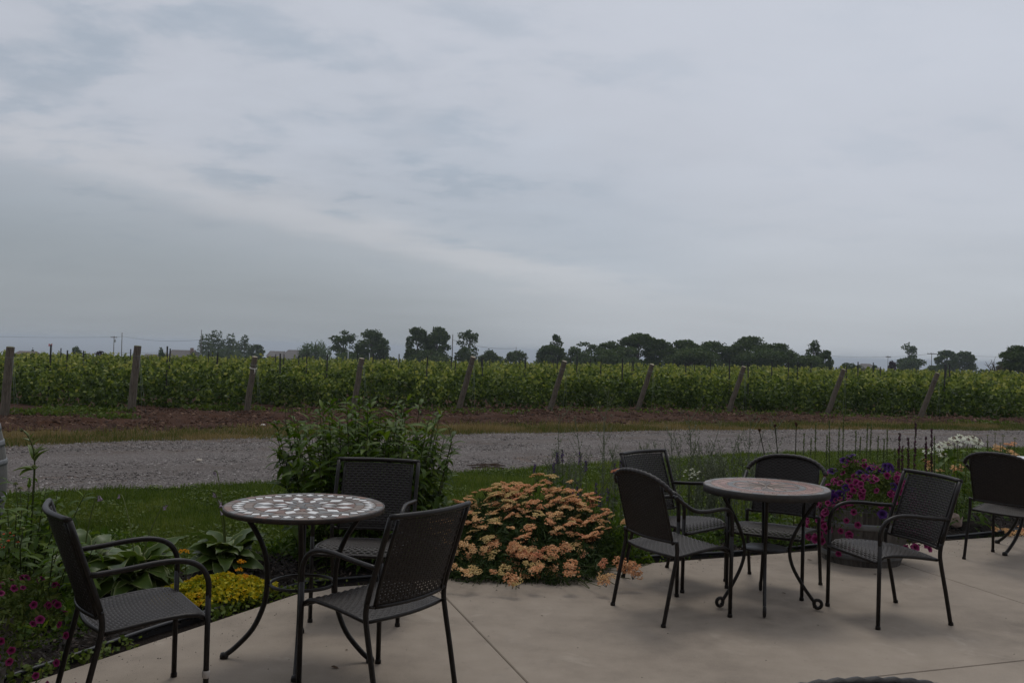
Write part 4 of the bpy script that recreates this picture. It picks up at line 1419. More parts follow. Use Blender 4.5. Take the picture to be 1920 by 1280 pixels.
def make_round_chair(label):
    r = thing('patio_chair', label, 'chair')
    seat_parts(r)
    RX = 0.258
    for sgn in (-1, 1):
        legs(r, sgn)
        b = MB()
        P = spline([(sgn * HW, 0, 0.46), (sgn * HW, -0.002, 0.56), (sgn * HW, -0.022, 0.603), (sgn * HW, -0.07, 0.618), (sgn * (HW + .004), -0.20, 0.612), (sgn * (HW + .008), -0.29, 0.625), (sgn * (HW + .016), -0.37, 0.668), (sgn * RX, -0.43, 0.708)], 4)
        tube(b, P, 0.0118, 8)
        b.obj('armrest', M_metal, r)
    arch = lambda x: 0.700 + 0.122 * np.sqrt(np.clip(1 - (np.abs(x) / (RX + 0.004)) ** 2.3, 0, 1))
    ya = lambda x: -0.44 - 0.085 * np.sqrt(np.clip(1 - (np.abs(x) / (RX + 0.004)) ** 2, 0, 1))
    hx, zb = 0.205, 0.452

    def S(U, V):
        x = (U - 0.5) * 2 * hx
        zt = arch(x) - 0.012
        z = zb + V * (zt - zb)
        yb = -0.405 - 0.035 * np.sin(np.clip(U, 0, 1) * pi)
        return np.stack([x, yb + V * (ya(x) - yb), z], -1)
    b = MB(); weave(b, S, 22, 34, 0.009, 0.0115)
    bk = b.obj('backrest', M_weave, r)
    b = MB()
    xs_ = RX * np.sin(np.linspace(-pi / 2, pi / 2, 61))
    P = np.stack([xs_, ya(xs_), arch(xs_)], -1)
    tube(b, P, 0.0145 + 0.0022 * np.sin(np.arange(61) * 2.1), 8)
    b.obj('braided_rim', M_weave, bk)
    b = MB()
    for sgn in (0, 1):
        tube(b, [S(np.array([sgn]), np.array([v]))[0] for v in np.linspace(-0.05, 1, 7)], 0.0085, 7)
    tube(b, [(-HW, -0.402, 0.452)] + [S(np.array([u]), np.array([-0.01]))[0] for u in np.linspace(0, 1, 9)] + [(HW, -0.402, 0.452)], 0.009, 7)
    b.obj('back_frame', M_metal, r)
    return r


sqc = make_square_chair('woven dark brown armchair left of the white diamond table, facing right')
sqc.location = (-1.324, 3.929, 0); sqc.rotation_euler = (0, 0, -0.972)
tp = MB()
th_ = np.linspace(0, 2 * pi, 9)
lathe(tp, [(0.0135, 0.14), (0.016, 0.145), (0.0165, 0.165), (0.0135, 0.17)], 8, center=(HW, 0))
tp.add([(HW + 0.012, -0.012, 0.165), (HW + 0.03, -0.02, 0.155), (HW + 0.032, -0.022, 0.142), (HW + 0.013, -0.014, 0.15)], [(0, 1, 2, 3)])
tape = None
GRP = 'woven patio chairs round the tables'
sqc['group'] = GRP
dup(sqc, (-0.731, 4.182, 0), 0.921, 'woven dark brown armchair seen from behind, drawn up right of the white diamond table')
dup(sqc, (-0.805, 4.97, 0), 3.07, 'woven square backed armchair between the white diamond table and the tall bush')
dup(sqc, (2.004, 5.369, 0), 1.833, 'square backed armchair right of the red table, in front of the petunia tub')
dup(sqc, (1.28, 5.979, 0), -2.387, 'square backed armchair behind the round backed one, left of the red table')
rdc = make_round_chair('round backed woven armchair seen from behind at the left of the red table')
rdc.location = (1.17, 5.51, 0); rdc.rotation_euler = (0, 0, -1.063); rdc['group'] = GRP
dup(rdc, (1.62, 5.835, 0), 2.589, 'round backed woven armchair facing the camera from behind the red table')
dup(rdc, (3.99, 7.155, 0), -0.896, 'round backed woven armchair at the pale table by the right edge')
dup(rdc, (0.705, 2.432, 0), 0.10, 'top of a round backed chair just showing at the bottom edge')
tp.obj('paper_tape', plain('tape', (0.45, 0.4, 0.36), (0.55, 0.5, 0.46), 20, 0.8), [c for c in sqc.children if c.name.startswith('front_leg')][1])

# ------------------------------------------------------------------ mosaic tables
M_grout = plain('grout', (0.14, 0.115, 0.10), (0.19, 0.155, 0.135), 40, 0.9)
M_tw = tinted('white_marble', [(0, (0.72, 0.70, 0.67)), (1, (0.84, 0.83, 0.80))], 0.35, 25, 0.05)
M_tb = tinted('brown_slate', [(0, (0.09, 0.066, 0.05)), (0.5, (0.14, 0.10, 0.075)), (1, (0.19, 0.13, 0.09))], 0.4, 25, 0.1)
M_tg = tinted('grey_slate', [(0, (0.085, 0.085, 0.082)), (0.5, (0.13, 0.128, 0.12)), (1, (0.18, 0.17, 0.155))], 0.4, 25, 0.1)
M_tr = tinted('rust_slate', [(0, (0.12, 0.052, 0.03)), (1, (0.19, 0.085, 0.045))], 0.4, 25, 0.1)
M_red = tinted('red_stone', [(0, (0.16, 0.072, 0.05)), (0.5, (0.235, 0.11, 0.078)), (1, (0.30, 0.16, 0.115))], 0.4, 25, 0.1)
M_cream = tinted('cream_stone', [(0, (0.22, 0.15, 0.108)), (1, (0.31, 0.225, 0.165))], 0.4, 25, 0.1)


def pol(r_, a):
    return (r_ * cos(a), r_ * sin(a))


def wedge(ra, rb, da, n=3):
    a = np.linspace(-da / 2, da / 2, n)
    return [pol(ra, q) for q in a] + [pol(rb, q) for q in a[::-1]]


def ring_tiles(parent, zt, poly_, mats, n, a0=0.0, h=0.0022, jit=0.0):
    """one tile shape repeated round the centre, each tile an object of its own"""
    P = np.array(poly_)
    if 0.5 * np.sum(P[:, 0] * np.roll(P[:, 1], -1) - P[:, 1] * np.roll(P[:, 0], -1)) < 0:
        P = P[::-1]
    mes = {}
    for k in range(n):
        mt = mats[k % len(mats)] if not callable(mats) else mats(k)
        v = random.randrange(4)
        if (mt.name, v) not in mes:
            b = MB(); prism(b, P, 0, h, tint=v / 3.0 * 0.8 + 0.1, inset=0.03)
            mes[(mt.name, v)] = b.mesh('tile', mt, False)
        link('tile', mes[(mt.name, v)], parent, Matrix.Translation((0, 0, zt + random.uniform(-jit, jit))) @ Matrix.Rotation(a0 + 2 * pi * k / n, 4, 'Z'))


TABR = 0.379


def table_white(loc, rot, label):
    r = thing('mosaic_table', label, 'table', loc, 0)
    zt = 0.715
    b = MB()
    lathe(b, [(0.0005, zt - 0.012), (TABR - 0.006, zt - 0.012), (TABR - 0.006, zt - 0.0015), (0.0005, zt - 0.0015)], 72)
    top = b.obj('tabletop', M_grout, r, False)
    b = MB(); lathe(b, [(TABR - 0.0055, zt - 0.022), (TABR, zt - 0.022), (TABR, zt - 0.001), (TABR - 0.001, zt), (TABR - 0.004, zt), (TABR - 0.0055, zt - 0.001)], 72)
    b.obj('rim', M_rust, r)
    z = zt - 0.0015
    R = random
    mixbg = lambda k: R.choice([M_tb, M_tg, M_tb, M_tr, M_tg])
    mixw = lambda k: R.choice([M_tb, M_tg, M_tb, M_tb])
    n = 36; da = 2 * pi / n
    ring_tiles(top, z, wedge(0.339, 0.3715, da * 0.96), mixbg, n)
    # white diamonds in a ring with triangles between
    ra, rm, rb = 0.284, 0.310, 0.336
    ring_tiles(top, z, [(ra, 0), pol(rm, -da * 0.36), (rb, 0), pol(rm, da * 0.36)], [M_tw], n, rot)
    ring_tiles(top, z, [pol(rb, -da * 0.44), pol(rb, da * 0.44), pol(rm + 0.003, 0)], mixw, n, rot + da / 2)
    ring_tiles(top, z, [pol(ra, -da * 0.44), pol(ra, da * 0.44), pol(rm - 0.003, 0)], mixw, n, rot + da / 2)
    ring_tiles(top, z, wedge(0.2435, 0.2815, da * 1.45), mixw, 24, 0.05)
    # star of twelve
    n = 12; da = 2 * pi / n
    ring_tiles(top, z, [(0.156, 0), pol(0.196, -da * 0.27), (0.240, 0), pol(0.196, da * 0.27)], [M_tw], n, rot + da / 2)
    ring_tiles(top, z, [(0.084, 0), pol(0.113, -da * 0.26), (0.148, 0), pol(0.113, da * 0.26)], [M_tw], n, rot + da / 2)
    ring_tiles(top, z, [pol(0.150, 0), pol(0.196, -da * 0.2), pol(0.2405, -da * 0.42), pol(0.2405, da * 0.42), pol(0.196, da * 0.2)], [M_tr, M_tb, M_tg, M_tr], n, rot)
    ring_tiles(top, z, [pol(0.088, 0), pol(0.118, -da * 0.21), pol(0.150, -da * 0.18), pol(0.150, da * 0.18), pol(0.118, da * 0.21)], [M_tg, M_tr], n, rot)
    ring_tiles(top, z, wedge(0.045, 0.082, da * 0.94), [M_tb, M_tg], n, rot)
    ring_tiles(top, z, wedge(0.006, 0.043, 2 * da * 0.94), [M_tg, M_tb], 6, rot)
    # four bowed legs and a ring shelf
    for a in (radians(192), radians(103), radians(-12), radians(279)):
        b = MB()
        prof = spline([(0.300, zt - 0.014), (0.262, 0.655), (0.205, 0.56), (0.172, 0.46), (0.165, 0.345), (0.178, 0.245), (0.225, 0.135), (0.30, 0.052), (0.352, 0.012)], 4)
        P = [(q[0] * cos(a), q[0] * sin(a), q[1]) for q in prof]
        tube(b, P, 0.0125, 8)
        lathe(b, [(0.0005, 0.0), (0.019, 0.0), (0.021, 0.01), (0.016, 0.026), (0.0005, 0.03)], 10, center=(0.352 * cos(a), 0.352 * sin(a)))
        b.obj('leg', M_metal, r)
    b = MB()
    q = np.linspace(0, 2 * pi, 49)[:-1]
    tube(b, np.stack([0.152 * np.cos(q), 0.152 * np.sin(q), 0.345 + 0 * q], -1), 0.008, 6, closed=True)
    b.obj('ring_brace', M_metal, r)
    b = MB(); tube(b, np.stack([0.29 * np.cos(q), 0.29 * np.sin(q), zt - 0.022 + 0 * q], -1), 0.009, 6, closed=True)
    b.obj('under_ring', M_metal, r)
    return r


t1 = table_white((-0.97, 4.453, 0), radians(8), 'round mosaic bistro table with white diamond pattern, between three woven chairs')


def table_red(loc, label):
    r = thing('mosaic_table', label, 'table', loc, 0)
    zt, R_ = 0.71, 0.372
    b = MB(); lathe(b, [(0.0005, zt - 0.014), (R_ - 0.004, zt - 0.014), (R_ - 0.004, zt - 0.0015), (0.0005, zt - 0.0015)], 72)
    top = b.obj('tabletop', M_grout, r, False)
    b = MB(); lathe(b, [(R_ - 0.0038, zt - 0.042), (R_, zt - 0.042), (R_, zt - 0.002), (R_ - 0.002, zt), (R_ - 0.0038, zt - 0.001)], 72)
    b.obj('rim', plain('stone_edge', (0.030, 0.027, 0.025), (0.05, 0.045, 0.041), 30, 0.6, 0.2), r)
    z = zt - 0.0015
    n = 32; da = 2 * pi / n

    def rings(ra, rb, mats, n_, a0=0.0):
        ring_tiles(top, z, wedge(ra, rb, 2 * pi / n_ * 0.97), mats, n_, a0)
    rings(0.330, 0.366, [M_tg, M_tb], 32)
    rings(0.322, 0.328, [M_cream], 24)
    rings(0.284, 0.320, [M_red], 30, 0.06)
    rings(0.276, 0.282, [M_cream], 24)
    rings(0.238, 0.274, [M_red], 26, 0.03)
    rings(0.231, 0.2365, [M_cream], 20)
    rings(0.196, 0.2295, [M_tg], 22)
    rings(0.189, 0.1945, [M_cream], 18)
    n = 16; da = 2 * pi / n
    ring_tiles(top, z, [(0.012, 0), pol(0.1, -da * 0.30), pol(0.186, 0), pol(0.1, da * 0.30)], [M_cream, M_tb], n)
    ring_tiles(top, z, [pol(0.186, -da * 0.47), pol(0.186, da * 0.47), pol(0.108, da * 0.13), pol(0.108, -da * 0.13)], [M_red, M_tb], n, da / 2)
    for a in (radians(202), radians(256), radians(-20), radians(78)):
        b = MB()
        prof = spline([(0.310, zt - 0.016), (0.292, 0.64), (0.225, 0.54), (0.165, 0.42), (0.145, 0.33), (0.165, 0.24), (0.225, 0.135), (0.292, 0.045)], 4)
        # end scroll
        for k in np.linspace(0, 1, 16):
            an = -pi / 2 - 0.7 + k * 2 * pi * 1.05
            prof = np.vstack([prof, (0.310 + 0.026 * cos(an) * (1 - 0.25 * k) , 0.038 + 0.026 * sin(an) * (1 - 0.25 * k))])
        P = [(q[0] * cos(a), q[0] * sin(a), q[1]) for q in prof]
        tube(b, P, 0.0105, 8)
        b.obj('leg', M_metal, r)
    q = np.linspace(0, 2 * pi, 49)[:-1]
    b = MB(); lathe(b, [(0.004, 0.33), (0.130, 0.33), (0.136, 0.337), (0.130, 0.342), (0.004, 0.342)], 40)
    b.obj('shelf', M_metal, r)
    b = MB(); tube(b, np.stack([0.29 * np.cos(q), 0.29 * np.sin(q), zt - 0.024 + 0 * q], -1), 0.009, 6, closed=True)
    b.obj('under_ring', M_metal, r)
    return r


table_red((1.557, 5.604, 0), 'round bistro table with red and grey stone rings and scrolled feet')

r = thing('bistro_table', 'pale topped round table mostly hidden behind the chair at the right edge', 'table', (4.20, 7.36, 0))
b = MB(); lathe(b, [(0.0005, 0.70), (0.37, 0.70), (0.378, 0.706), (0.378, 0.716), (0.372, 0.722), (0.0005, 0.722)], 64)
b.obj('tabletop', plain('pale_stone', (0.55, 0.53, 0.51), (0.66, 0.64, 0.62), 12, 0.25), r, False)
for a in (radians(112), radians(204), radians(22), radians(292)):
    b = MB()
    prof = spline([(0.300, 0.70), (0.262, 0.655), (0.205, 0.56), (0.172, 0.46), (0.165, 0.345), (0.178, 0.245), (0.235, 0.135), (0.31, 0.052), (0.362, 0.012)], 4)
    tube(b, [(q[0] * cos(a), q[0] * sin(a), q[1]) for q in prof], 0.0125, 8)
    lathe(b, [(0.0005, 0.0), (0.019, 0.0), (0.021, 0.01), (0.016, 0.026), (0.0005, 0.03)], 10, center=(0.362 * cos(a), 0.362 * sin(a)))
    b.obj('leg', M_metal, r)

# ------------------------------------------------------------------ plants of the flower beds
rng = np.random.default_rng(303)
M_green = leafy('plant_leaf', [(0, (0.028, 0.055, 0.007)), (0.5, (0.070, 0.118, 0.015)), (1, (0.16, 0.21, 0.03))], 0.35, 0.5, 0.2)
M_stem = leafy('plant_stem', [(0, (0.035, 0.03, 0.018)), (0.5, (0.05, 0.06, 0.02)), (1, (0.09, 0.11, 0.03))], 0.05, 0.7)
M_feather = leafy('feathery_leaf', [(0, (0.022, 0.040, 0.012)), (0.5, (0.042, 0.068, 0.020)), (1, (0.085, 0.115, 0.038))], 0.25, 0.6)


def leaf_mesh(name, mat, L, Wd, droop=0.5, fold=0.25, n=6, wave=0.0, margin=None, tint=0.5, pw=0.8):
    """one leaf along +X, base at the origin, upper side +Z; margin = tint of the edge"""
    b = MB()
    u = np.linspace(0, 1, n + 1)
    w = Wd / 2 * np.sin(np.clip(u ** pw, 0, 1) * pi) ** 0.85
    w[0] = max(w[0], 0.003); w[-1] = 0.0006
    cols = np.array([-1, -0.80, 0, 0.80, 1]) if margin is not None else np.array([-1, 0, 1])
    a = np.cumsum(np.full(n + 1, droop / n)) - droop / n
    x = np.concatenate([[0], np.cumsum(np.cos(a[:-1]) * L / n)]); z = np.concatenate([[0], np.cumsum(-np.sin(a[:-1]) * L / n)])
    V, A = [], []
    for i in range(n + 1):
        for c in cols:
            V.append((x[i], c * w[i], z[i] + abs(c) * w[i] * fold + wave * Wd * sin(i * 2.3 + c * 2) * abs(c)))
            A.append(margin if (margin is not None and abs(c) == 1) else tint)
    k = len(cols)
    Q = [(i * k + j, i * k + j + 1, (i + 1) * k + j + 1, (i + 1) * k + j) for i in range(n) for j in range(k - 1)]
    b.add(V, Q, None, np.array(A))
    return b.mesh(name, mat, True)


def aim(P, yaw, pitch, roll=0.0, s=1.0):
    return Matrix.Translation(P) @ Matrix.Rotation(yaw, 4, 'Z') @ Matrix.Rotation(-pitch, 4, 'Y') @ Matrix.Rotation(roll, 4, 'X') @ Matrix.Scale(s, 4)


def append_mesh(mb, me_data, M):
    V, Q, T, A = me_data
    M = np.array(M)
    mb.add(V @ M[:3, :3].T + M[:3, 3], Q, T, A)


def mesh_data(me):
    V = np.array([v.co[:] for v in me.vertices])
    Q = np.array([p.vertices[:] for p in me.polygons if len(p.vertices) == 4]).reshape(-1, 4)
    T = np.array([p.vertices[:] for p in me.polygons if len(p.vertices) == 3]).reshape(-1, 3)
    A = np.zeros(len(V)); me.attributes['tint'].data.foreach_get('value', A)
    return V, Q, T, A


M_bud0 = leafy('bud_green', [(0, (0.05, 0.045, 0.02)), (0.5, (0.10, 0.11, 0.035)), (1, (0.22, 0.24, 0.09))], 0.05, 0.8)
# --- tall green perennial behind the left table
def perennial(loc, label, nst, rad, hmin, hmax, spread, maxleaf, seed, Lr=(0.09, 0.15), heads=10, headtint=0.4, bare=0.0, dens=1.0):
    rg = random.Random(seed)
    r = thing('perennial_bush', label, 'bush', loc)
    leaves = [leaf_mesh('leaf', M_green, L, L * 0.24, droop=d, fold=0.3, n=5, tint=t) for L, d, t in
              ((0.11, 0.9, 0.35), (0.13, 1.3, 0.5), (0.14, 0.8, 0.62), (0.12, 1.7, 0.42), (0.10, 0.6, 0.78), (0.13, 1.1, 0.25))]
    data = [mesh_data(m_) for m_ in leaves]
    sb = MB(); items = []; hpos = []
    for k in range(nst):
        a = rg.uniform(0, 2 * pi); q = rad * math.sqrt(rg.random())
        bx, by = q * cos(a), q * sin(a)
        H = rg.uniform(hmin, hmax) * (1.0 - 0.18 * (q / rad) ** 2)
        lx = bx * spread + rg.uniform(-.05, .05); ly = by * spread + rg.uniform(-.05, .05)
        top = (bx + lx, by + ly, H)
        P = spline([(bx, by, -0.05), (bx + lx * .25, by + ly * .25, H * .35), (bx + lx * .6, by + ly * .6, H * .7), top], 4)
        head = k < heads
        if head:
            H2 = H + rg.uniform(0.06, 0.2)
            P = np.vstack([P, (top[0] + rg.uniform(-.02, .02), top[1], H2)])
        tube(sb, P, np.linspace(0.0045, 0.0022, len(P)), 5, tint=rg.uniform(0.1, 0.6))
        if head:
            c = P[-1]
            hpos.append(c)
        n = int(H / 0.052 * dens)
        for e in range(n):
            f = 0.10 + bare + (0.90 - bare) * (e + rg.random() * .5) / n
            if f > 1: continue
            i = f * 12; p = np.array([np.interp(i, np.arange(len(P) if not head else len(P) - 1), (P if not head else P[:-1])[:, c]) for c in range(3)])
            ya = e * 2.4 + k + rg.uniform(-.3, .3)
            for s_ in (0, pi):
                sc = rg.uniform(0.65, 1.25) * (0.75 + 0.35 * sin(f * pi)) * (Lr[1] / 0.15)
                items.append((rg.randrange(len(leaves)), aim(Vector(p), ya + s_, rg.uniform(-0.35, 0.75) if f < 0.85 else rg.uniform(0.2, 1.0), rg.uniform(-.5, .5), sc), p))
    sb.obj('stem', M_stem, r)
    if heads:
        r3 = np.random.default_rng(seed)
        a3 = r3.uniform(0, 2 * pi, 40); q3 = np.sqrt(r3.uniform(0, 1, 40)) * 0.014
        hb = MB(); lumps(hb, np.c_[q3 * np.cos(a3), q3 * np.sin(a3), 0.014 * (1 - (q3 / 0.015) ** 2)], 0.0045, r3, 1.0, np.clip(r3.normal(headtint, .2, 40), 0, 1))
        hme = hb.mesh('seed_head', M_bud0, False)
        for c in hpos: link('seed_head', hme, r, Matrix.Translation(c))
    # the leaves that show largest stay single, the rest is joined
    base = Vector(loc)
    items.sort(key=lambda q: q[2][1] + 0.15 * rg.random() - 0.3 * q[2][2])
    for (li, M, p) in items[:maxleaf]:
        link('leaf', leaves[li], r, M)
    rest = MB()
    for (li, M, p) in items[maxleaf:]:
        append_mesh(rest, data[li], M)
    if rest.V:
        tag(rest.obj('foliage', M_green, r), kind='stuff')
    return r


perennial((-1.00, 6.55, -0.02), 'tall dense green perennial bush behind the white diamond table', 128, 0.48, 0.82, 1.20, 0.34, 296, 12, Lr=(0.1, 0.165), heads=18, dens=1.0)
perennial((-2.75, 5.05, -0.02), 'tall leafy green perennial with round seed heads at the left edge', 34, 0.42, 0.36, 0.62, 0.35, 200, 8, heads=6, headtint=0.8, dens=1.0)
perennial((-3.15, 5.9, -0.03), 'dark green leafy plant at the left edge in front of the barrel', 22, 0.34, 0.4, 0.68, 0.4, 110, 9, heads=3, headtint=0.7)

# --- hostas
M_hosta = leafy('hosta_leaf', [(0, (0.038, 0.068, 0.012)), (0.45, (0.085, 0.128, 0.024)), (0.7, (0.14, 0.17, 0.04)), (0.9, (0.36, 0.38, 0.20)), (1, (0.42, 0.43, 0.26))], 0.25, 0.4, 0.3)
M_lav = leafy('lavender_petal', [(0, (0.24, 0.18, 0.23)), (1, (0.38, 0.31, 0.36))], 0.3, 0.6)


def hosta(loc, label, n, L, seed, mg=0.93, stalks=(), droopy=1.2):
    rg = random.Random(seed)
    r = thing('hosta', label, 'plant', loc)
    var = [leaf_mesh('leaf', M_hosta, L * k, L * k * w, droop=d, fold=0.28, n=8, wave=0.07, margin=mg, tint=t, pw=0.62)
           for k, w, d, t in ((1.0, 0.50, 1.5, 0.3), (0.85, 0.56, 1.9, 0.42), (1.1, 0.46, 1.3, 0.22), (0.7, 0.55, 1.7, 0.55))]
    for k in range(n):
        f = (k + 0.5) / n
        yaw = k * 2.39996 + rg.uniform(-.3, .3)
        link('leaf', var[rg.randrange(4)], r, aim(Vector((0.05 * cos(yaw), 0.05 * sin(yaw), 0.03 + 0.10 * (1 - f))), yaw, 1.15 - droopy * 0.8 * f + rg.uniform(-.3, .3), rg.uniform(-.7, .7), rg.uniform(0.75, 1.15)))
    for (sx, sy, sz, nb_) in stalks:
        b = MB()
        P = spline([(0, 0, 0.05), (sx * .3, sy * .3, sz * .6), (sx * .75, sy * .75, sz * .97), (sx, sy, sz)], 5)
        tube(b, P, np.linspace(0.005, 0.003, len(P)), 5, tint=0.9)
        st = b.obj('flower_stalk', M_stem, r)
        bell = MB()
        lathe(bell, [(0.001, 0), (0.004, -0.006), (0.005, -0.02), (0.010, -0.038), (0.013, -0.046)], 7, tint=rg.random())
        bm_ = bell.mesh('bell_flower', M_lav)
        for q in range(nb_):
            p = P[-1 - q * 2]
            link('bell_flower', bm_, st, aim(Vector(p), rg.uniform(0, 6.3), rg.uniform(-0.5, 0.2), 0, rg.uniform(0.55, 0.85)) @ Matrix.Rotation(rg.uniform(-.9, .9), 4, 'X'))
    return r


hosta((-2.18, 5.50, 0.0), 'pale edged hosta directly behind the left armchair', 48, 0.31, 1, stalks=((0.1, 0.2, 0.48, 3), (-0.25, 0.3, 0.52, 2)))
hosta((-1.82, 6.05, 0.0), 'darker hosta between the yellow stonecrop and the lawn', 46, 0.28, 2, mg=0.88, stalks=((-0.12, 0.05, 0.50, 5), (-0.02, -0.1, 0.46, 3), (-0.16, 0.2, 0.62, 2)))
hosta((-2.62, 5.75, 0.0), 'low hosta with broad leaves left of the pale edged one', 30, 0.26, 3, mg=0.9, stalks=((0.05, 0.1, 0.5, 2),))
# variegated hosta gone to flower: tall stalk with leafy bracts
r = thing('hosta', 'tall hosta flower stalk with white edged bracts above the left armchair', 'plant', (-3.02, 5.85, -0.02))
br = leaf_mesh('bract', M_hosta, 0.115, 0.05, droop=0.7, fold=0.5, n=6, margin=1.0, tint=0.5, pw=0.75)
b = MB()
P = spline([(0, 0, 0), (0.03, 0, 0.4), (0.03, 0.01, 0.72), (0.0, 0, 0.86), (-0.06, 0, 0.93)], 5)
tube(b, P, np.linspace(0.006, 0.003, len(P)), 6, tint=0.6)
b.obj('flower_stalk', M_stem, r)
for (f, yw, pt, sc) in ((10, 2.6, 1.2, 1.15), (10, 1.0, 1.35, 1.05), (10, 0.1, 1.0, 1.1), (9, 3.3, 0.2, 1.2), (9, 5.2, 0.5, 1.0), (11, 0.6, 0.8, 0.8), (9, 2.9, -0.1, 1.1), (13, 0.4, 1.1, 0.6), (14, 3.4, 0.7, 0.6), (15, 0.2, 1.2, 0.5), (16, 2.9, 1.0, 0.4), (17, 3.0, 0.9, 0.35), (18, 3.2, 0.6, 0.3), (19, 3.0, 0.2, 0.3)):
    link('bract', br, r, aim(Vector(P[f]), yw, pt, 0, sc))

# --- yellow stonecrop mat with stalked flowers
M_yel = leafy('stonecrop_flower', [(0, (0.12, 0.17, 0.015)), (0.35, (0.36, 0.33, 0.018)), (0.75, (0.60, 0.42, 0.015)), (1, (0.58, 0.24, 0.015))], 0.15, 0.6)
M_orange = leafy('orange_yellow_flower', [(0, (0.62, 0.36, 0.01)), (1, (0.72, 0.25, 0.01))], 0.2, 0.6)
sc_ = gp(394, 1124)
r = thing('stonecrop', 'low mat of yellow flowering stonecrop beside the concrete edge', 'plant', (sc_.x, sc_.y, 0))
n = 2600
a = rng.uniform(0, 2 * pi, n); q = np.sqrt(rng.uniform(0, 1, n))
ql = q * (0.85 + 0.4 * vnoise(a * 2.6, a * 0, 91))
lx, ly = ql * np.cos(a) * 0.36, ql * np.sin(a) * 0.30
X = TL[0] * lx * 0.9 + NL[0] * ly; Y = TL[1] * lx * 0.9 + NL[1] * ly
X = lx * 0.85 + ly * 0.2; Y = ly + lx * 0.25
hgt = 0.075 * (1 - q ** 2.0) + 0.02 + 0.055 * vnoise(X * 17, Y * 17, 3) * (1 - 0.4 * q)
b = MB()
V5 = []
tt = np.clip(0.25 + 0.5 * vnoise(X * 9, Y * 9, 5) + rng.normal(0, 0.18, n), 0, 1)
cards(b, np.c_[X, Y, hgt], 0.026, 0.022, tt, rng, np.c_[X * 2, Y * 2 - 0.4, 0.8 + 0 * X], 0.4)
cards(b, np.c_[X, Y, hgt * rng.uniform(0.2, 0.9, n)], 0.03, 0.014, np.clip(rng.normal(0.1, 0.1, n), 0, 1), rng)
tag(b.obj('flower_mat', M_yel, r, False), kind='stuff')
b = MB()
for (px, py, Yy) in ((345, 1033, 5.55), (325, 1050, 5.5), (452, 1052, 5.6), (449, 1068, 5.58), (459, 1079, 5.56)):
    p = at(px, py, Yy)
    rr = thing('yellow_flower', 'flat orange yellow flower on a thin stem %s' % {345: 'behind the left chair', 325: 'by the left chair leg', 452: 'left of the table, topmost', 449: 'left of the table, middle', 459: 'left of the table, lowest'}[px], 'flower', (p.x, p.y, 0))
    b = MB(); tube(b, spline([(0.02, 0, 0), (0.015, 0, p.z * .5), (0, 0, p.z)], 4), 0.0025, 5, tint=0.7); b.obj('stem', M_stem, rr)
    b = MB(); m_ = 26
    aa = rng.uniform(0, 2 * pi, m_); qq = np.sqrt(rng.uniform(0, 1, m_)) * (0.032 if py < 1060 else 0.022)
    lumps(b, np.c_[qq * np.cos(aa), qq * np.sin(aa), p.z + 0.006 - qq * 0.2 + rng.normal(0, .003, m_)], 0.0065, rng, 0.8, rng.uniform(0, 1, m_))
    b.obj('flower_head', M_orange, rr, False)

# --- peach yarrow clump spilling over the concrete
M_y = [leafy('yarrow_salmon', [(0, (0.50, 0.20, 0.085)), (0.5, (0.72, 0.355, 0.165)), (1, (0.84, 0.53, 0.30))], 0.1, 0.8),
       leafy('yarrow_peach', [(0, (0.52, 0.27, 0.105)), (0.5, (0.74, 0.43, 0.19)), (1, (0.84, 0.58, 0.31))], 0.1, 0.8),
       leafy('yarrow_straw', [(0, (0.40, 0.26, 0.09)), (0.5, (0.60, 0.42, 0.17)), (1, (0.72, 0.57, 0.28))], 0.1, 0.8),
       leafy('yarrow_coral', [(0, (0.48, 0.16, 0.08)), (0.5, (0.66, 0.27, 0.14)), (1, (0.76, 0.42, 0.25))], 0.1, 0.8)]


def yarrow_head(mat, R_, seed):
    rg = np.random.default_rng(seed)
    b = MB()
    # a flat top made of several small cushions, each set with florets
    ng = rg.integers(6, 10)
    a = rg.uniform(0, 2 * pi, ng); q = np.sqrt(rg.uniform(0.05, 1, ng)) * R_ * 0.72
    c = np.c_[q * np.cos(a), q * np.sin(a) * 0.9, -0.25 * q * q / R_ + rg.normal(0, R_ * 0.05, ng)]
    for k in range(ng):
        m_ = 13
        a2 = rg.uniform(0, 2 * pi, m_); q2 = np.sqrt(rg.uniform(0, 1, m_)) * R_ * 0.36
        P = c[k] + np.c_[q2 * np.cos(a2), q2 * np.sin(a2), R_ * 0.10 * (1 - (q2 / (R_ * 0.36)) ** 2)]
        lumps(b, P, R_ * 0.115, rg, 0.6, np.clip(rg.normal(0.5, 0.25, m_), 0, 1))
        tube(b, [(0, 0, -R_ * 0.9), c[k] * (0.7, 0.7, 1) + (0, 0, -R_ * 0.15)], 0.0012, 4, tint=0.0, mat=1)
    return b.mesh('flower_head', [mat, M_stem], False)


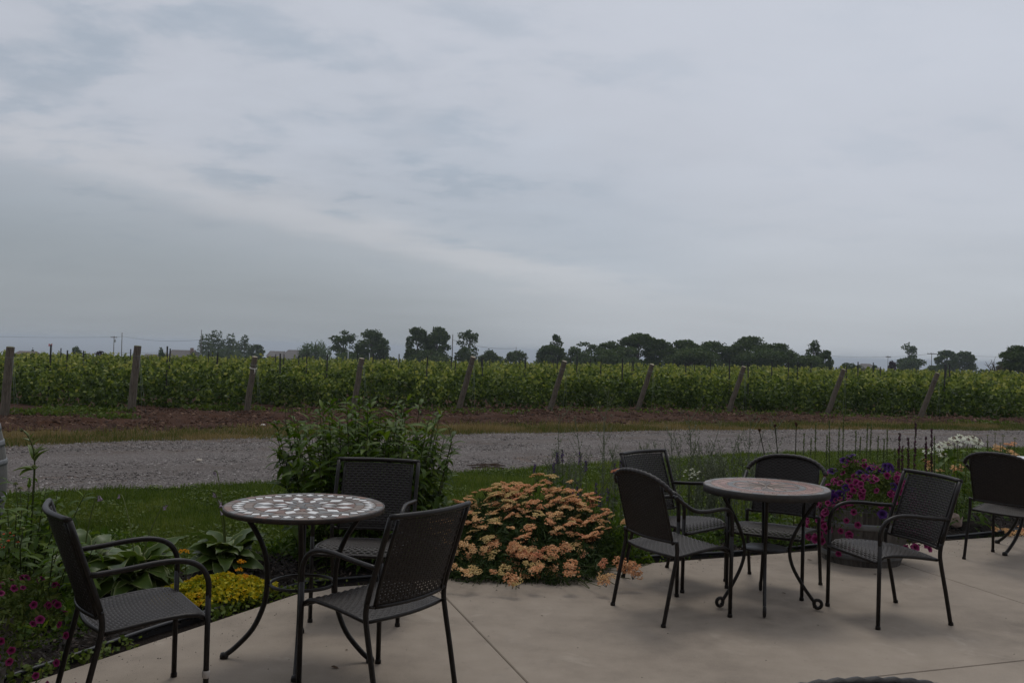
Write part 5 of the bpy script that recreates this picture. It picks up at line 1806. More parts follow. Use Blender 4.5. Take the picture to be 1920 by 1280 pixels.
YC = Vector((0.08, 6.55, -0.02))
r = thing('yarrow', 'big clump of peach flowering yarrow spilling onto the concrete', 'flowering plant', YC)
hd = {k: [yarrow_head(M_y[k], 0.058 * s_, 20 + k * 5 + j) for j, s_ in enumerate((1.0, 0.8, 1.15, 0.65))] for k in range(4)}
sb = MB(); fb = MB()
rg = random.Random(44)
heads = []
for k in range(335):
    u = rg.uniform(-1, 1); v = rg.uniform(-1, 1)
    if u * u + v * v > 1: continue
    x, y = u * (0.58 + 0.07 * math.sin(v * 4 + 2)) + 0.05 * math.sin(v * 5 + 1), v * (0.58 + 0.06 * math.sin(u * 7))
    dens_ = 0.5 + 0.5 * (1 - abs(u))
    z = 0.40 - 0.30 * max(0, -v) ** 1.3 + 0.08 * max(0, v) - 0.10 * u * u + rg.uniform(-.07, .05)
    z += 0.16 * max(0, u) * max(0, v + 0.3)
    if v < -0.55: z = rg.uniform(0.05, 0.24)
    if -0.55 <= v < -0.1 and rg.random() < 0.5: z *= rg.uniform(0.55, 0.9); y -= 0.10
    heads.append((x, y, z, v, u))
# loose taller stems rising at the right and back
for (px, py, Yy) in ((1153, 881, 6.9), (1070, 902, 6.9), (1036, 892, 6.9), (1035, 915, 6.85), (1060, 920, 6.8), (1088, 918, 6.8), (1112, 932, 6.75), (1137, 955, 6.6), (1145, 968, 6.5), (1085, 940, 6.7), (1058, 945, 6.7), (992, 920, 6.8), (972, 925, 6.8), (1130, 1052, 5.75), (1134, 1078, 5.70), (1133, 1090, 5.68), (1165, 1054, 5.85), (1186, 1062, 5.85), (1190, 1075, 5.82), (1175, 1068, 5.85), (1172, 975, 6.3), (1123, 988, 6.25),
                     (960, 1082, 5.62), (968, 1090, 5.60), (945, 1068, 5.66), (925, 1070, 5.66), (870, 1072, 5.66), (885, 1068, 5.7), (846, 1062, 5.7), (1072, 1070, 5.72), (1074, 1058, 5.75), (1005, 1066, 5.72), (990, 1058, 5.75)):
    p = at(px, py, Yy) - YC
    heads.append((p.x, p.y, p.z, 1 if Yy > 6.2 else -1, 0.9))
nh = 0
for (x, y, z, v, u) in heads:
    older = rg.random()
    c_ = 0
    xr = x / 0.6
    c_ = rg.choices((0, 1, 2, 3), ((0.30, 0.40, 0.22, 0.04) if xr < -0.2 else (0.48, 0.32, 0.12, 0.08)))[0]
    tilt = Matrix.Rotation(rg.uniform(-.45, .15) + (0.75 if v < -0.6 else 0.18), 4, 'X') @ Matrix.Rotation(rg.uniform(-.45, .25), 4, 'Y')
    link('flower_head', hd[c_][rg.randrange(4)], r, Matrix.Translation((x, y, z)) @ tilt @ Matrix.Rotation(rg.uniform(0, 6.28), 4, 'Z'))
    kk = 0.45 if abs(x) < 0.6 and y > -0.7 else 0.86
    b0 = (x * kk, y * kk + 0.05, -0.02 if kk < 0.5 else 0.02)
    tube(sb, spline([b0, (x * 0.7, y * 0.7 + 0.03, z * 0.5), (x * 0.97, y * 0.97 + .01, z - 0.04)], 3), 0.0022, 4, caps=False, tint=rg.uniform(.3, .9))
sb.obj('stem', M_stem, r)
n = 15000
a = rng.uniform(0, 2 * pi, n); q = np.sqrt(rng.uniform(0, 1, n))
rl = 0.60 + 0.13 * vnoise(a * 3.1, a * 0, 77) 
X, Y = q * np.cos(a) * rl, q * np.sin(a) * rl
zt = (0.37 + 0.06 * (Y > 0) - 0.26 * np.clip(-Y / 0.66, 0, 1) ** 1.3) * (1 - 0.35 * q ** 3)
z = zt * rng.uniform(0.0, 1.0, n) ** 0.8
cards(fb, np.c_[X, Y, z], rng.uniform(0.04, 0.10, n), rng.uniform(0.006, 0.014, n), np.clip(rng.normal(0.45, 0.2, n), 0, 1), rng, np.c_[X, Y, 0.7 + 0 * X], 0.3)
tag(fb.obj('foliage', M_feather, r, False), kind='stuff')

# second little yarrow by the right edge, and the pink one behind the coneflowers
for (px, py, Yy, lab, nh_, sd_) in ((1893, 1000, 8.1, 'small peach yarrow at the right edge under the pale table', 9, 1), (1768, 868, 8.9, 'pinkish yarrow heads half hidden behind the coneflowers', 8, 2), (1880, 838, 9.2, 'pale pink yarrow heads behind the round backed chair at the right edge', 6, 3)):
    p = at(px, py, Yy)
    rr = thing('yarrow', lab, 'flowering plant', (p.x, p.y, -0.03))
    b = MB()
    for k in range(nh_):
        x, y = rg.uniform(-.16, .16), rg.uniform(-.1, .1); z = p.z + 0.03 + rg.uniform(-.09, .05)
        z = max(z, 0.06)
        link('flower_head', hd[rg.choice((0, 1, 1))][rg.randrange(4)], rr, Matrix.Translation((x, y, z)) @ Matrix.Rotation(rg.uniform(.1, .6), 4, 'X') @ Matrix.Rotation(rg.uniform(0, 6.28), 4, 'Z'))
        tube(b, [(x * .3, y * .3, 0), (x * .8, y * .8, z * .6), (x, y, z - .03)], 0.0022, 4, tint=0.6)
    b.obj('stem', M_stem, rr)
    b = MB(); n = 700
    P = np.c_[rng.normal(0, .13, n), rng.normal(0, .09, n), rng.uniform(0, 1, n) ** 1.2 * p.z * 0.85]
    cards(b, P, rng.uniform(0.05, 0.09, n), 0.012, np.clip(rng.normal(0.5, 0.2, n), 0, 1), rng)
    tag(b.obj('foliage', M_feather, rr, False), kind='stuff')

# --- half barrel tub with petunias
mt, t_, g_, p_ = newmat('weathered_stave')
tcw = nn(t_, 'ShaderNodeTexCoord'); mpp = nn(t_, 'ShaderNodeMapping'); mpp.inputs['Scale'].default_value = (18, 18, 2.0)
t_.links.new(tcw.outputs['Object'], mpp.inputs[0])
gr = g_.noise(mpp.outputs[0], 2.0, 6, 0.65, 0.3)
ta = nn(t_, 'ShaderNodeAttribute', attribute_name='tint')
gr2 = g_.m('ADD', gr, g_.m('MULTIPLY', g_.m('SUBTRACT', ta.outputs['Fac'], 0.5), 0.3))
t_.links.new(g_.ramp(gr2, [(0.28, (0.045, 0.038, 0.033)), (0.5, (0.09, 0.08, 0.071)), (0.75, (0.15, 0.136, 0.122))]), p_.inputs['Base Color'])
p_.inputs['Roughness'].default_value = 0.9
bq = nn(t_, 'ShaderNodeBump', i_Strength=0.4, i_Distance=0.005); t_.links.new(gr, bq.inputs['Height']); t_.links.new(bq.outputs[0], p_.inputs['Normal'])
M_stave = mt
M_hoop = plain('galvanised_hoop', (0.11, 0.112, 0.115), (0.18, 0.182, 0.186), 12, 0.5, 0.1, spec=0.5)
M_potsoil = plain('potting_soil', (0.02, 0.014, 0.01), (0.04, 0.03, 0.02), 60, 0.95, 0.6)


M_stave2 = tinted('skylit_stave', [(0, (0.13, 0.122, 0.11)), (0.5, (0.20, 0.19, 0.175)), (1, (0.28, 0.27, 0.25))], 0.9, 14, 0.3)  # same weathered wood, with the open sky's light put into a lighter colour


def barrel(label, loc, prof, hoops, nst, name='barrel_tub', cat='planter', lid=None, soil=None, rot=0.0):
    r = thing(name, label, cat, loc, rot)
    prof = np.array(prof)
    mes = []
    for v in range(4):
        b = MB()
        da = 2 * pi / nst
        lathe(b, prof, 3, tint=v / 3, a0=-da / 2 * 0.975, a1=da / 2 * 0.975)
        inner = prof[::-1] - (0.022, 0)
        lathe(b, inner, 3, tint=v / 3, a0=-da / 2 * 0.975, a1=da / 2 * 0.975)
        lathe(b, [prof[-1], prof[-1] - (0.022, 0)], 3, tint=v / 3, a0=-da / 2 * 0.975, a1=da / 2 * 0.975)
        # recessed joint
        lathe(b, prof - (0.005, 0), 1, tint=0, a0=da / 2 * 0.97, a1=da / 2 * 1.03)
        mes.append(b.mesh('stave', M_stave2 if lid else M_stave))
    for k in range(nst):
        link('stave', mes[random.randrange(4)], r, Matrix.Rotation(2 * pi * k / nst, 4, 'Z'))
    for (z0, z1) in hoops:
        b = MB()
        zz_ = np.linspace(z0, z1, 4); rr = np.interp(zz_, prof[:, 1], prof[:, 0])
        pr = [(rr[0] - .001, z0)] + [(q + 0.0045, z) for q, z in zip(rr, zz_)] + [(rr[-1] - .001, z1)]
        lathe(b, pr, 48)
        b.obj('hoop', M_hoop, r)
    if soil:
        b = MB(); R_ = np.interp(soil, prof[:, 1], prof[:, 0]) - 0.023
        lathe(b, [(0.001, soil + 0.02), (R_ * .6, soil + 0.012), (R_, soil)], 32); b.obj('soil', M_potsoil, r)
    if lid:
        b = MB(); R_ = np.interp(lid, prof[:, 1], prof[:, 0]) - 0.023
        lathe(b, [(0.001, lid), (R_, lid)], 32); b.obj('head', M_stave, r)
    return r


TUB = [(0.275, 0.0), (0.295, 0.08), (0.315, 0.20), (0.328, 0.30), (0.333, 0.40)]
tub_xy = (2.64, 6.92)
barrel('grey half barrel planter full of petunias behind the right hand armchair', (*tub_xy, 0), TUB, [(0.045, 0.085), (0.27, 0.315)], 28, soil=0.36)
barrel('half barrel planter cut by the bottom left corner', (-2.22, 3.50, 0), TUB, [(0.045, 0.085), (0.22, 0.26)], 28, soil=0.36)
wb = [(0.285, 0.0), (0.32, 0.14), (0.345, 0.30), (0.352, 0.435), (0.345, 0.57), (0.32, 0.73), (0.285, 0.87)]
barrel('weathered upright wine barrel at the left edge beyond the flower bed', (-4.17, 7.0, -0.05), wb, [(0.02, 0.06), (0.17, 0.21), (0.29, 0.325), (0.56, 0.60), (0.70, 0.745), (0.82, 0.865)], 26, 'wine_barrel', 'barrel', lid=0.84)

M_pm = leafy('petunia_magenta', [(0, (0.065, 0.007, 0.028)), (0.45, (0.20, 0.02, 0.085)), (1, (0.34, 0.07, 0.18))], 0.25, 0.6)
M_pv = leafy('petunia_violet', [(0, (0.02, 0.008, 0.04)), (0.5, (0.05, 0.016, 0.10)), (1, (0.09, 0.035, 0.17))], 0.25, 0.6)
M_lime = leafy('petunia_leaf', [(0, (0.03, 0.05, 0.012)), (0.5, (0.075, 0.105, 0.024)), (1, (0.16, 0.19, 0.05))], 0.3, 0.6)


def bloom_mesh(mat, R_):
    b = MB()
    n = 10
    a = np.arange(n) / n * 2 * pi
    rim = R_ * np.where(np.arange(n) % 2 == 0, 1.0, 0.84)
    V = [(0.2 * R_ * cos(q), 0.2 * R_ * sin(q), -R_ * 0.35) for q in a] + [(0.6 * R_ * cos(q), 0.6 * R_ * sin(q), -0.02 * R_) for q in a] + [(k * cos(q), k * sin(q), R_ * (0.06 if i % 2 else -0.08)) for i, (k, q) in enumerate(zip(rim, a))] + [(0, 0, -R_ * 0.6)]
    A = [0.0] * n + [0.45] * n + [0.8] * n + [0.0]
    Q = [(r_ * n + k, r_ * n + (k + 1) % n, (r_ + 1) * n + (k + 1) % n, (r_ + 1) * n + k) for r_ in (0, 1) for k in range(n)]
    T = [(3 * n, (k + 1) % n, k) for k in range(n)]
    b.add(V, Q, T, np.array(A))
    return b.mesh('bloom', mat, False)


def petunias(loc, label, rx, ry, z0, z1, nb_, seed, violet=0.15, hang=0.16, bs=1.0):
    rg = np.random.default_rng(seed)
    r = thing('petunias', label, 'flowers', loc)
    n = 7000
    d = unit(rg, n); d[:, 2] = np.abs(d[:, 2]) * 1.0 - 0.25
    k = rg.uniform(0.35, 1.03, n) ** 0.5
    P = d * np.array((rx, ry, z1 - z0)) * k[:, None] + (0, 0, z0)
    # the mound is lumpy and hangs over the rim
    P[:, 2] += 0.16 * (vnoise(P[:, 0] * 7 + 9, P[:, 1] * 7 + 9, seed) - 0.55)
    low = P[:, 2] < z0
    P[low, 2] -= rg.uniform(0, hang, low.sum()) * (vnoise(P[low, 0] * 9 + 5, P[low, 1] * 9 + 5, seed + 2) > 0.4)
    fb = MB()
    cards(fb, P, rg.uniform(0.018, 0.045, n), rg.uniform(0.008, 0.016, n), np.clip(rg.normal(0.5, 0.22, n), 0, 1), rg, d, 0.3)
    tag(fb.obj('foliage', M_lime, r, False), kind='stuff')
    bm_ = [bloom_mesh(M_pm, 0.027), bloom_mesh(M_pm, 0.022), bloom_mesh(M_pv, 0.036)]
    m_ = nb_
    d = unit(rg, m_ * 4); d[:, 2] = np.abs(d[:, 2]) - 0.35
    d = d[(d[:, 1] < 0.35)][:m_]
    for q in d:
        p = q * np.array((rx, ry, z1 - z0)) * rg.uniform(1.0, 1.12) + (0, 0, z0)
        p[2] += 0.16 * (float(vnoise(p[0] * 7 + 9, p[1] * 7 + 9, seed)) - 0.55)
        if q[2] < -0.1: p[2] -= rg.uniform(0, hang)
        up = q[2] > 0.25
        vi = rg.random() < (violet * (2.2 if up else 0.15))
        nrm = Vector((q[0] + rg.normal(0, .35), q[1] - 0.35 + rg.normal(0, .35), q[2] + 0.35 + rg.normal(0, .3))).normalized()
        M = Matrix.Translation(p) @ nrm.to_track_quat('Z', 'Y').to_matrix().to_4x4() @ Matrix.Rotation(rg.uniform(0, 6), 4, 'Z') @ Matrix.Scale(rg.uniform(0.8, 1.15) * bs, 4)
        link('bloom', bm_[2] if vi else bm_[rg.integers(0, 2)], r, M)
    return r


petunias((tub_xy[0] + 0.03, tub_xy[1] - 0.02, 0), 'mound of magenta and violet petunias in the grey half barrel', 0.42, 0.36, 0.42, 0.84, 296, 5, violet=0.12, bs=1.12)
petunias((-2.20, 3.52, 0), 'dark magenta petunias hanging over the planter in the bottom left corner', 0.50, 0.42, 0.42, 0.70, 170, 6, violet=0.0, hang=0.18, bs=0.66)

# --- white coneflowers
M_wp = leafy('white_petal', [(0, (0.42, 0.44, 0.26)), (0.4, (0.54, 0.54, 0.40)), (1, (0.68, 0.68, 0.56))], 0.2, 0.6)
M_cone = leafy('orange_cone', [(0, (0.035, 0.018, 0.010)), (0.5, (0.10, 0.042, 0.015)), (1, (0.24, 0.10, 0.028))], 0.05, 0.8)
M_bud = leafy('green_cone', [(0, (0.08, 0.10, 0.03)), (1, (0.22, 0.24, 0.09))], 0.05, 0.8)


def daisy(R_, seed, bud=False):
    rg = np.random.default_rng(seed)
    b = MB()
    if not bud:
        m_ = 15
        for k in range(m_):
            a = k / m_ * 2 * pi + rg.normal(0, .08); dr = rg.uniform(-0.45, 0.05)
            c, s = cos(a), sin(a); w = R_ * 0.13
            V = []
            for u, ww in ((0.25, 0.5), (0.6, 1.0), (0.9, 0.9), (1.0, 0.4)):
                for sg in (-1, 1):
                    V.append((c * u * R_ - s * sg * w * ww, s * u * R_ + c * sg * w * ww, dr * R_ * (u - .2) * u))
            b.add(V, [(0, 2, 3, 1), (2, 4, 5, 3), (4, 6, 7, 5)], None, float(rg.uniform(0.3, 1)))
    m_ = 26
    a = rg.uniform(0, 2 * pi, m_); q = np.sqrt(rg.uniform(0, 1, m_)) * R_ * 0.33
    lumps(b, np.c_[q * np.cos(a), q * np.sin(a), R_ * 0.28 * (1 - (q / (R_ * .36)) ** 2)], R_ * 0.085, rg, 1.0, rg.uniform(0, 1, m_), mat=1)
    return b.mesh('seed_head' if bud else 'flower_head', [M_wp, M_bud if bud else M_cone], False)


r = thing('coneflowers', 'white coneflowers with orange centres left of the chair at the right edge', 'flowers', (4.08, 8.45, -0.03))
C0 = Vector((4.08, 8.45, -0.03))
dm = [daisy(0.052, k) for k in range(3)]; bm_ = [daisy(0.048, 7, True), daisy(0.04, 8, True)]
sb = MB()
for (px, py, bud) in ((1789, 822, 0), (1800, 820, 0), (1795, 829, 0), (1770, 832, 0), (1760, 838, 0), (1778, 833, 0), (1825, 821, 0), (1832, 832, 0), (1836, 826, 0), (1815, 824, 0), (1768, 852, 0), (1806, 833, 1), (1758, 842, 1), (1828, 840, 1), (1812, 845, 1), (1740, 844, 0)):
    Yy = 8.45 + rg.uniform(-.16, .16)
    p = at(px, py, Yy) - C0
    nrm = Vector((rg.uniform(-.4, .4), -0.55 + rg.uniform(-.3, .3), 1)).normalized()
    link('flower_head', bm_[0] if bud else dm[rg.randrange(3)], r, Matrix.Translation(p) @ nrm.to_track_quat('Z', 'Y').to_matrix().to_4x4())
    tube(sb, spline([(p.x * .5, p.y * .6, 0), (p.x * .85, p.y, p.z * .6), (p.x, p.y, p.z - .005)], 3), 0.003, 5, tint=0.7)
sb.obj('stem', M_stem, r)
lf = [leaf_mesh('leaf', M_green, L, L * .3, droop=d, n=4, tint=t) for L, d, t in ((0.12, 0.9, 0.5), (0.14, 1.3, 0.35), (0.10, 0.6, 0.65))]
for k in range(290):
    z = rg.uniform(0.05, 0.74); a = rg.uniform(0, 2 * pi); q = rg.uniform(0.02, 0.27)
    link('leaf', lf[rg.randrange(3)], r, aim(Vector((q * cos(a) * 1.2, q * sin(a), z)), a + rg.uniform(-.8, .8), rg.uniform(-.5, .7), rg.uniform(-.5, .5), rg.uniform(.7, 1.15)))

r = thing('coneflowers', 'green coneflower buds on bare stems above the chair at the right edge', 'flowers', (4.75, 9.0, -0.03))
C0 = Vector((4.75, 9.0, -0.03)); sb = MB()
for (px, py) in ((1852, 817), (1866, 814), (1881, 818), (1903, 823), (1851, 829), (1876, 832), (1890, 838)):
    p = at(px, py, 9.0 + rg.uniform(-.1, .1)) - C0
    link('seed_head', bm_[rg.randrange(2)], r, Matrix.Translation(p))
    tube(sb, spline([(p.x * .6, p.y, 0), (p.x * .9, p.y, p.z * .6), (p.x, p.y, p.z)], 3), 0.003, 5, tint=0.6)
sb.obj('stem', M_stem, r)
for k in range(110):
    z = rg.uniform(0.05, 0.66); a = rg.uniform(0, 2 * pi); q = rg.uniform(0.02, 0.3)
    link('leaf', lf[rg.randrange(3)], r, aim(Vector((q * cos(a) * 1.2, q * sin(a), z)), a + rg.uniform(-.8, .8), rg.uniform(-.5, .7), rg.uniform(-.5, .5), rg.uniform(.7, 1.1)))

# --- blazing star spikes behind the petunias
M_spike = leafy('spike_green', [(0, (0.10, 0.135, 0.045)), (1, (0.21, 0.26, 0.10))], 0.15, 0.7)
M_spikep = leafy('spike_purple', [(0, (0.045, 0.018, 0.028)), (1, (0.11, 0.035, 0.065))], 0.15, 0.7)
spk = [(1508, 812, 0), (1521, 820, 0), (1530, 792, 0), (1551, 815, 0), (1555, 788, 0), (1574, 800, 0), (1582, 778, 0), (1605, 806, 0), (1614, 818, 0), (1627, 792, 0), (1634, 796, 0), (1647, 817, 0), (1658, 822, 0), (1664, 806, 0), (1678, 840, 0),
       (1687, 812, 1), (1692, 836, 1), (1703, 820, 1), (1717, 792, 1), (1736, 819, 1), (1747, 803, 1), (1752, 816, 0)]
for i, (px, py, pu) in enumerate(spk):
    Yy = 8.25 + rg.uniform(-.2, .25)
    p = at(px, py, Yy)
    lab = 'reddish purple blazing star spike between the petunia tub and the coneflowers' if pu else 'thin green blazing star spike behind the petunia tub'
    rr = thing('blazing_star', lab, 'flower', (p.x, Yy, -0.04), 0, 'blazing star spikes behind the tub')
    b = MB(); H = p.z + 0.04
    bend = rg.uniform(-.05, .05)
    P = spline([(bend, 0, 0), (bend * .3, 0, H * .5), (0, 0, H)], 6)
    tube(b, P, 0.0035, 5, tint=0.4)
    b.obj('stem', M_stem, rr)
    b = MB(); m_ = 150
    f = rng.uniform(0.35, 1.0, m_)
    a = rng.uniform(0, 2 * pi, m_)
    q = 0.006 + 0.010 * (1 - f)
    c = np.stack([np.interp(f, np.linspace(0, 1, len(P)), P[:, k]) for k in range(3)], -1)
    lumps(b, c + np.c_[q * np.cos(a), q * np.sin(a), 0 * a], 0.0075 if pu else 0.0048, rng, 1.3, rng.uniform(0, 1, m_))
    b.obj('flower_spike', M_spikep if pu else M_spike, rr, False)
    b = MB(); m_ = 60
    f = rng.uniform(0.0, 0.55, m_); c = np.stack([np.interp(f, np.linspace(0, 1, len(P)), P[:, k]) for k in range(3)], -1)
    cards(b, c + rng.normal(0, .02, (m_, 3)), 0.09, 0.006, rng.uniform(.3, .8, m_), rng)
    b.obj('foliage', M_green, rr, False)
# three dark seed stalks above the round backed chair
for (px, py, lab, dx_) in ((1424, 808, 'dark seed stalk leaning left above the round backed chair, leftmost of three', 0.11), (1453, 800, 'dark seed stalk leaning left above the round backed chair, middle of three', 0.06), (1493, 797, 'straight dark seed stalk above the round backed chair, right of three', 0.0)):
    Yy = 7.6; p = at(px, py, Yy)
    rr = thing('seed_stalk', lab, 'flower', (p.x + dx_, Yy, -0.03))
    b = MB(); H = p.z + .03
    P = spline([(0, 0, 0), (0, 0, H * .45), (-dx_ * .5, 0, H * .75), (-dx_, 0, H)], 5)
    tube(b, P, 0.004, 5, tint=0.05); b.obj('stem', M_stem, rr)
    b = MB(); lumps(b, np.array([P[-1] + (rg.uniform(-.008, .008), rg.uniform(-.008, .008), rg.uniform(0, .02)) for _ in range(16)]), 0.009, rng, 1.0, rng.uniform(0, .4, 16)); b.obj('seed_head', M_cone, rr, False)
    for k in range(22):
        z = rg.uniform(0.05, H * .62); a = rg.uniform(0, 6.28)
        link('leaf', lf[rg.randrange(3)], rr, aim(Vector((0, 0, z)), a, rg.uniform(-.3, .6), 0, rg.uniform(.7, 1.1)))

# --- airy grey green plant behind the right hand chairs
M_airy = leafy('airy_leaf', [(0, (0.07, 0.085, 0.05)), (0.5, (0.13, 0.15, 0.095)), (1, (0.21, 0.22, 0.15))], 0.25, 0.7)


def airy(label, cx, cy, n, rx, ry, hm, hx, seed, extra=()):
    rg = random.Random(seed); r2 = np.random.default_rng(seed)
    rr = thing('airy_plant', label, 'plant', (cx, cy, -0.04))
    for k in range(n + len(extra)):
        if k < n:
            x, y = rg.uniform(-rx, rx), rg.uniform(-ry, ry); H = rg.uniform(hm, hx) * (1 - 0.25 * abs(x / rx))
        else:
            x, y, H = extra[k - n]
        b = MB()
        top = np.array((x + rg.uniform(-.07, .07), y, H))
        P = spline([(x * .8, y, 0), (x * .9, y, H * .4), (x, y, H * .72), top], 4)
        tube(b, P, np.linspace(0.0042, 0.002, len(P)), 4, tint=0.6)
        for q in range(9):
            f = rg.uniform(0.35, 0.95); p0 = np.array([np.interp(f, np.linspace(0, 1, len(P)), P[:, c]) for c in range(3)])
            a = rg.uniform(0, 6.28); l_ = H * 0.16 * rg.uniform(.5, 1.2)
            p1 = p0 + np.array((cos(a) * .55, sin(a) * .55, 0.9)) * l_
            tube(b, [p0, (p0 + p1) / 2 + (0, 0, -.01), p1], (0.0022, 0.0018, 0.0014), 3, caps=False, tint=0.75)
            m_ = 7
            ff = r2.uniform(.2, 1, m_)[:, None]
            cards(b, p0 + (p1 - p0) * ff + r2.normal(0, .008, (m_, 3)), 0.017, 0.010, r2.uniform(.4, 1, m_), r2)
        m_ = 46
        f = r2.uniform(0.02, 0.8, m_) ** 0.8; c = np.stack([np.interp(f, np.linspace(0, 1, len(P)), P[:, q]) for q in range(3)], -1)
        cards(b, c + r2.normal(0, .016, (m_, 3)), 0.05 * (1.1 - f), 0.012, r2.uniform(.1, .7, m_), r2, None, 0.6)
        b.obj('stem', M_airy, rr, False)
    return rr


airy('airy grey green plant with tall bare stems above the yarrow', 0.72, 7.55, 24, 0.40, 0.3, 0.62, 0.92, 1, extra=((0.05, 0, 1.24), (-0.32, 0, 1.02), (-0.14, 0.1, 1.0)))
airy('hazy grey green plant behind the left pair of chairs at the red table', 1.42, 7.75, 40, 0.40, 0.34, 0.62, 0.92, 2, extra=((0.1, 0.0, 1.06), (0.3, 0.1, 0.98)))
airy('hazy grey green plant left of the round backed chair facing the camera', 2.02, 7.9, 32, 0.36, 0.3, 0.6, 0.9, 3, extra=((0.02, 0.0, 1.02), (0.26, 0, 0.96)))

# --- salvia spikes by the yarrow
M_sal = leafy('salvia_violet', [(0, (0.06, 0.03, 0.10)), (1, (0.15, 0.09, 0.24))], 0.2, 0.7)
for (px, py, k_) in ((1045, 848, 0.10), (1055, 842, 0.10), (1038, 866, .08), (1088, 846, .10), (1099, 862, .09), (1083, 905, .12), (1118, 905, .1), (1140, 915, .1), (1153, 868, .09), (1164, 862, .09), (1125, 925, .1), (1075, 915, .08), (1140, 965, .09), (1003, 870, .07)):
    Yy = 7.15 + rg.uniform(-.15, .15); p = at(px, py, Yy)
    rr = thing('salvia', 'thin violet flower spike standing behind the peach yarrow', 'flower', (p.x, Yy, -0.04), 0, 'violet flower spikes behind the yarrow')
    b = MB(); H = p.z + .04
    tube(b, [(0.02, 0, 0), (0.01, 0, H * .5), (0, 0, H)], 0.0025, 4, tint=0.5); b.obj('stem', M_stem, rr)
    b = MB(); m_ = 34; f = rng.uniform(0, 1, m_); a = rng.uniform(0, 6.28, m_); q = 0.006 + 0.005 * (1 - f)
    lumps(b, np.c_[q * np.cos(a), q * np.sin(a), H - k_ * (1 - f)], 0.006, rng, 1.0, rng.uniform(0, 1, m_)); b.obj('flower_spike', M_sal, rr, False)
    b = MB(); m_ = 60
    cards(b, np.c_[rng.normal(0, .03, m_), rng.normal(0, .03, m_), rng.uniform(0, H * .75, m_)], 0.05, 0.014, rng.uniform(.3, .8, m_), rng); b.obj('foliage', M_green, rr, False)

# --- green fill among the plants behind the red table and beside the tub
for (cx_, cy_, rx_, ry_, hz_, n, lab) in ((1.15, 7.15, 0.55, 0.28, 0.34, 2600, 'low green leafy growth behind the chairs left of the red table'), (2.0, 7.45, 0.45, 0.25, 0.30, 1800, 'low green leafy growth behind the red table'),
                                          (3.1, 8.1, 0.55, 0.3, 0.42, 2400, 'low green leafy growth behind the petunia tub'), (-2.35, 4.75, 0.28, 0.35, 0.22, 1300, 'dark low foliage behind the planter in the left corner'),
                                          (0.78, 6.75, 0.3, 0.3, 0.36, 1500, 'green salvia foliage right of the peach yarrow'),
                                          (-2.75, 6.3, 0.5, 0.35, 0.26, 2200, 'loose green foliage between the hostas and the lawn'), (-1.5, 6.55, 0.28, 0.3, 0.2, 1000, 'low green foliage left of the tall bush'), (-3.3, 5.3, 0.4, 0.5, 0.34, 2200, 'dense green foliage at the left edge beside the hostas'), (-2.55, 5.2, 0.25, 0.3, 0.22, 1000, 'dark leafy growth behind the left armchair')):
    a = rng.uniform(0, 2 * pi, n); q = np.sqrt(rng.uniform(0, 1, n))
    X, Y = q * np.cos(a) * rx_, q * np.sin(a) * ry_
    z = hz_ * (1 - q ** 2.5) * rng.uniform(0.05, 1, n) * (0.6 + 0.6 * vnoise(X * 7 + 3, Y * 7, 3))
    b = MB(); cards(b, np.c_[X, Y, z], rng.uniform(0.03, 0.075, n), rng.uniform(0.012, 0.026, n), np.clip(rng.normal(0.45, 0.22, n), 0, 1), rng, np.c_[X, Y, 0.6 + 0 * X], 0.35)
    rr = thing('ground_plants', lab, 'plants', (cx_, cy_, -0.03)); tag(b.obj('foliage', M_green, rr, False), kind='stuff')

# white daisies behind the armrest, orange blossom at the left edge
for (px, py, Yy, lab, mt_, n, s_) in ((1297, 890, 7.6, 'small cluster of white flowers behind the far armrest at the red table', M_wp, 26, 0.014), (4, 1012, 4.9, 'orange red flower cluster at the left edge', leafy('orange_red_petal', [(0, (0.4, 0.05, 0.02)), (1, (0.55, 0.10, 0.03))], 0.2, 0.6), 16, 0.011)):
    p = at(px, py, Yy); rr = thing('flower_cluster', lab, 'flower', (p.x, p.y, 0))
    b = MB(); lumps(b, np.c_[rng.normal(0, .035, n), rng.normal(0, .03, n), p.z + rng.normal(0, .02, n)], s_, rng, 0.6, rng.uniform(.3, 1, n)); b.obj('flower_head', mt_, rr, False)
    b = MB()
    for k in range(4): tube(b, [(k * .008, 0, 0), (k * .01 - .02, 0, p.z * .6), (k * .02 - .03, 0, p.z - .01)], 0.0025, 4, tint=0.6)
    b.obj('stem', M_stem, rr)


# --- stones
def stone(label, px, py, size, zb, seed, cols, flat=0.62, name='rock'):
    rg = np.random.default_rng(seed)
    p = gp(px, py, zb)
    import bmesh
    bm = bmesh.new(); bmesh.ops.create_icosphere(bm, subdivisions=3, radius=1)
    d0 = unit(rg, 7)
    for v in bm.verts:
        c = np.array(v.co); k = 1.0
        for dd in d0:
            k = min(k, 0.80 / max(0.25, c.dot(dd)) if c.dot(dd) > 0.72 else 1.0)
        k *= 1 + 0.05 * (float(vnoise(c[0] * 3 + 9, c[1] * 3 + c[2] * 4, seed)) - .5)
        v.co = Vector(c * k * size / 2) * 1.0
        v.co.z *= flat
    me = bpy.data.meshes.new(name); bm.to_mesh(me); bm.free()
    me.materials.append(plain(name + '_face', cols[0], cols[1], 14, 0.9, 0.5))
    o = link(name, me, None, Matrix.Translation((p.x, p.y, zb + size / 2 * flat * 0.8)) @ Matrix.Rotation(rg.uniform(0, 6), 4, 'Z'))
    return tag(o, label, 'stone')


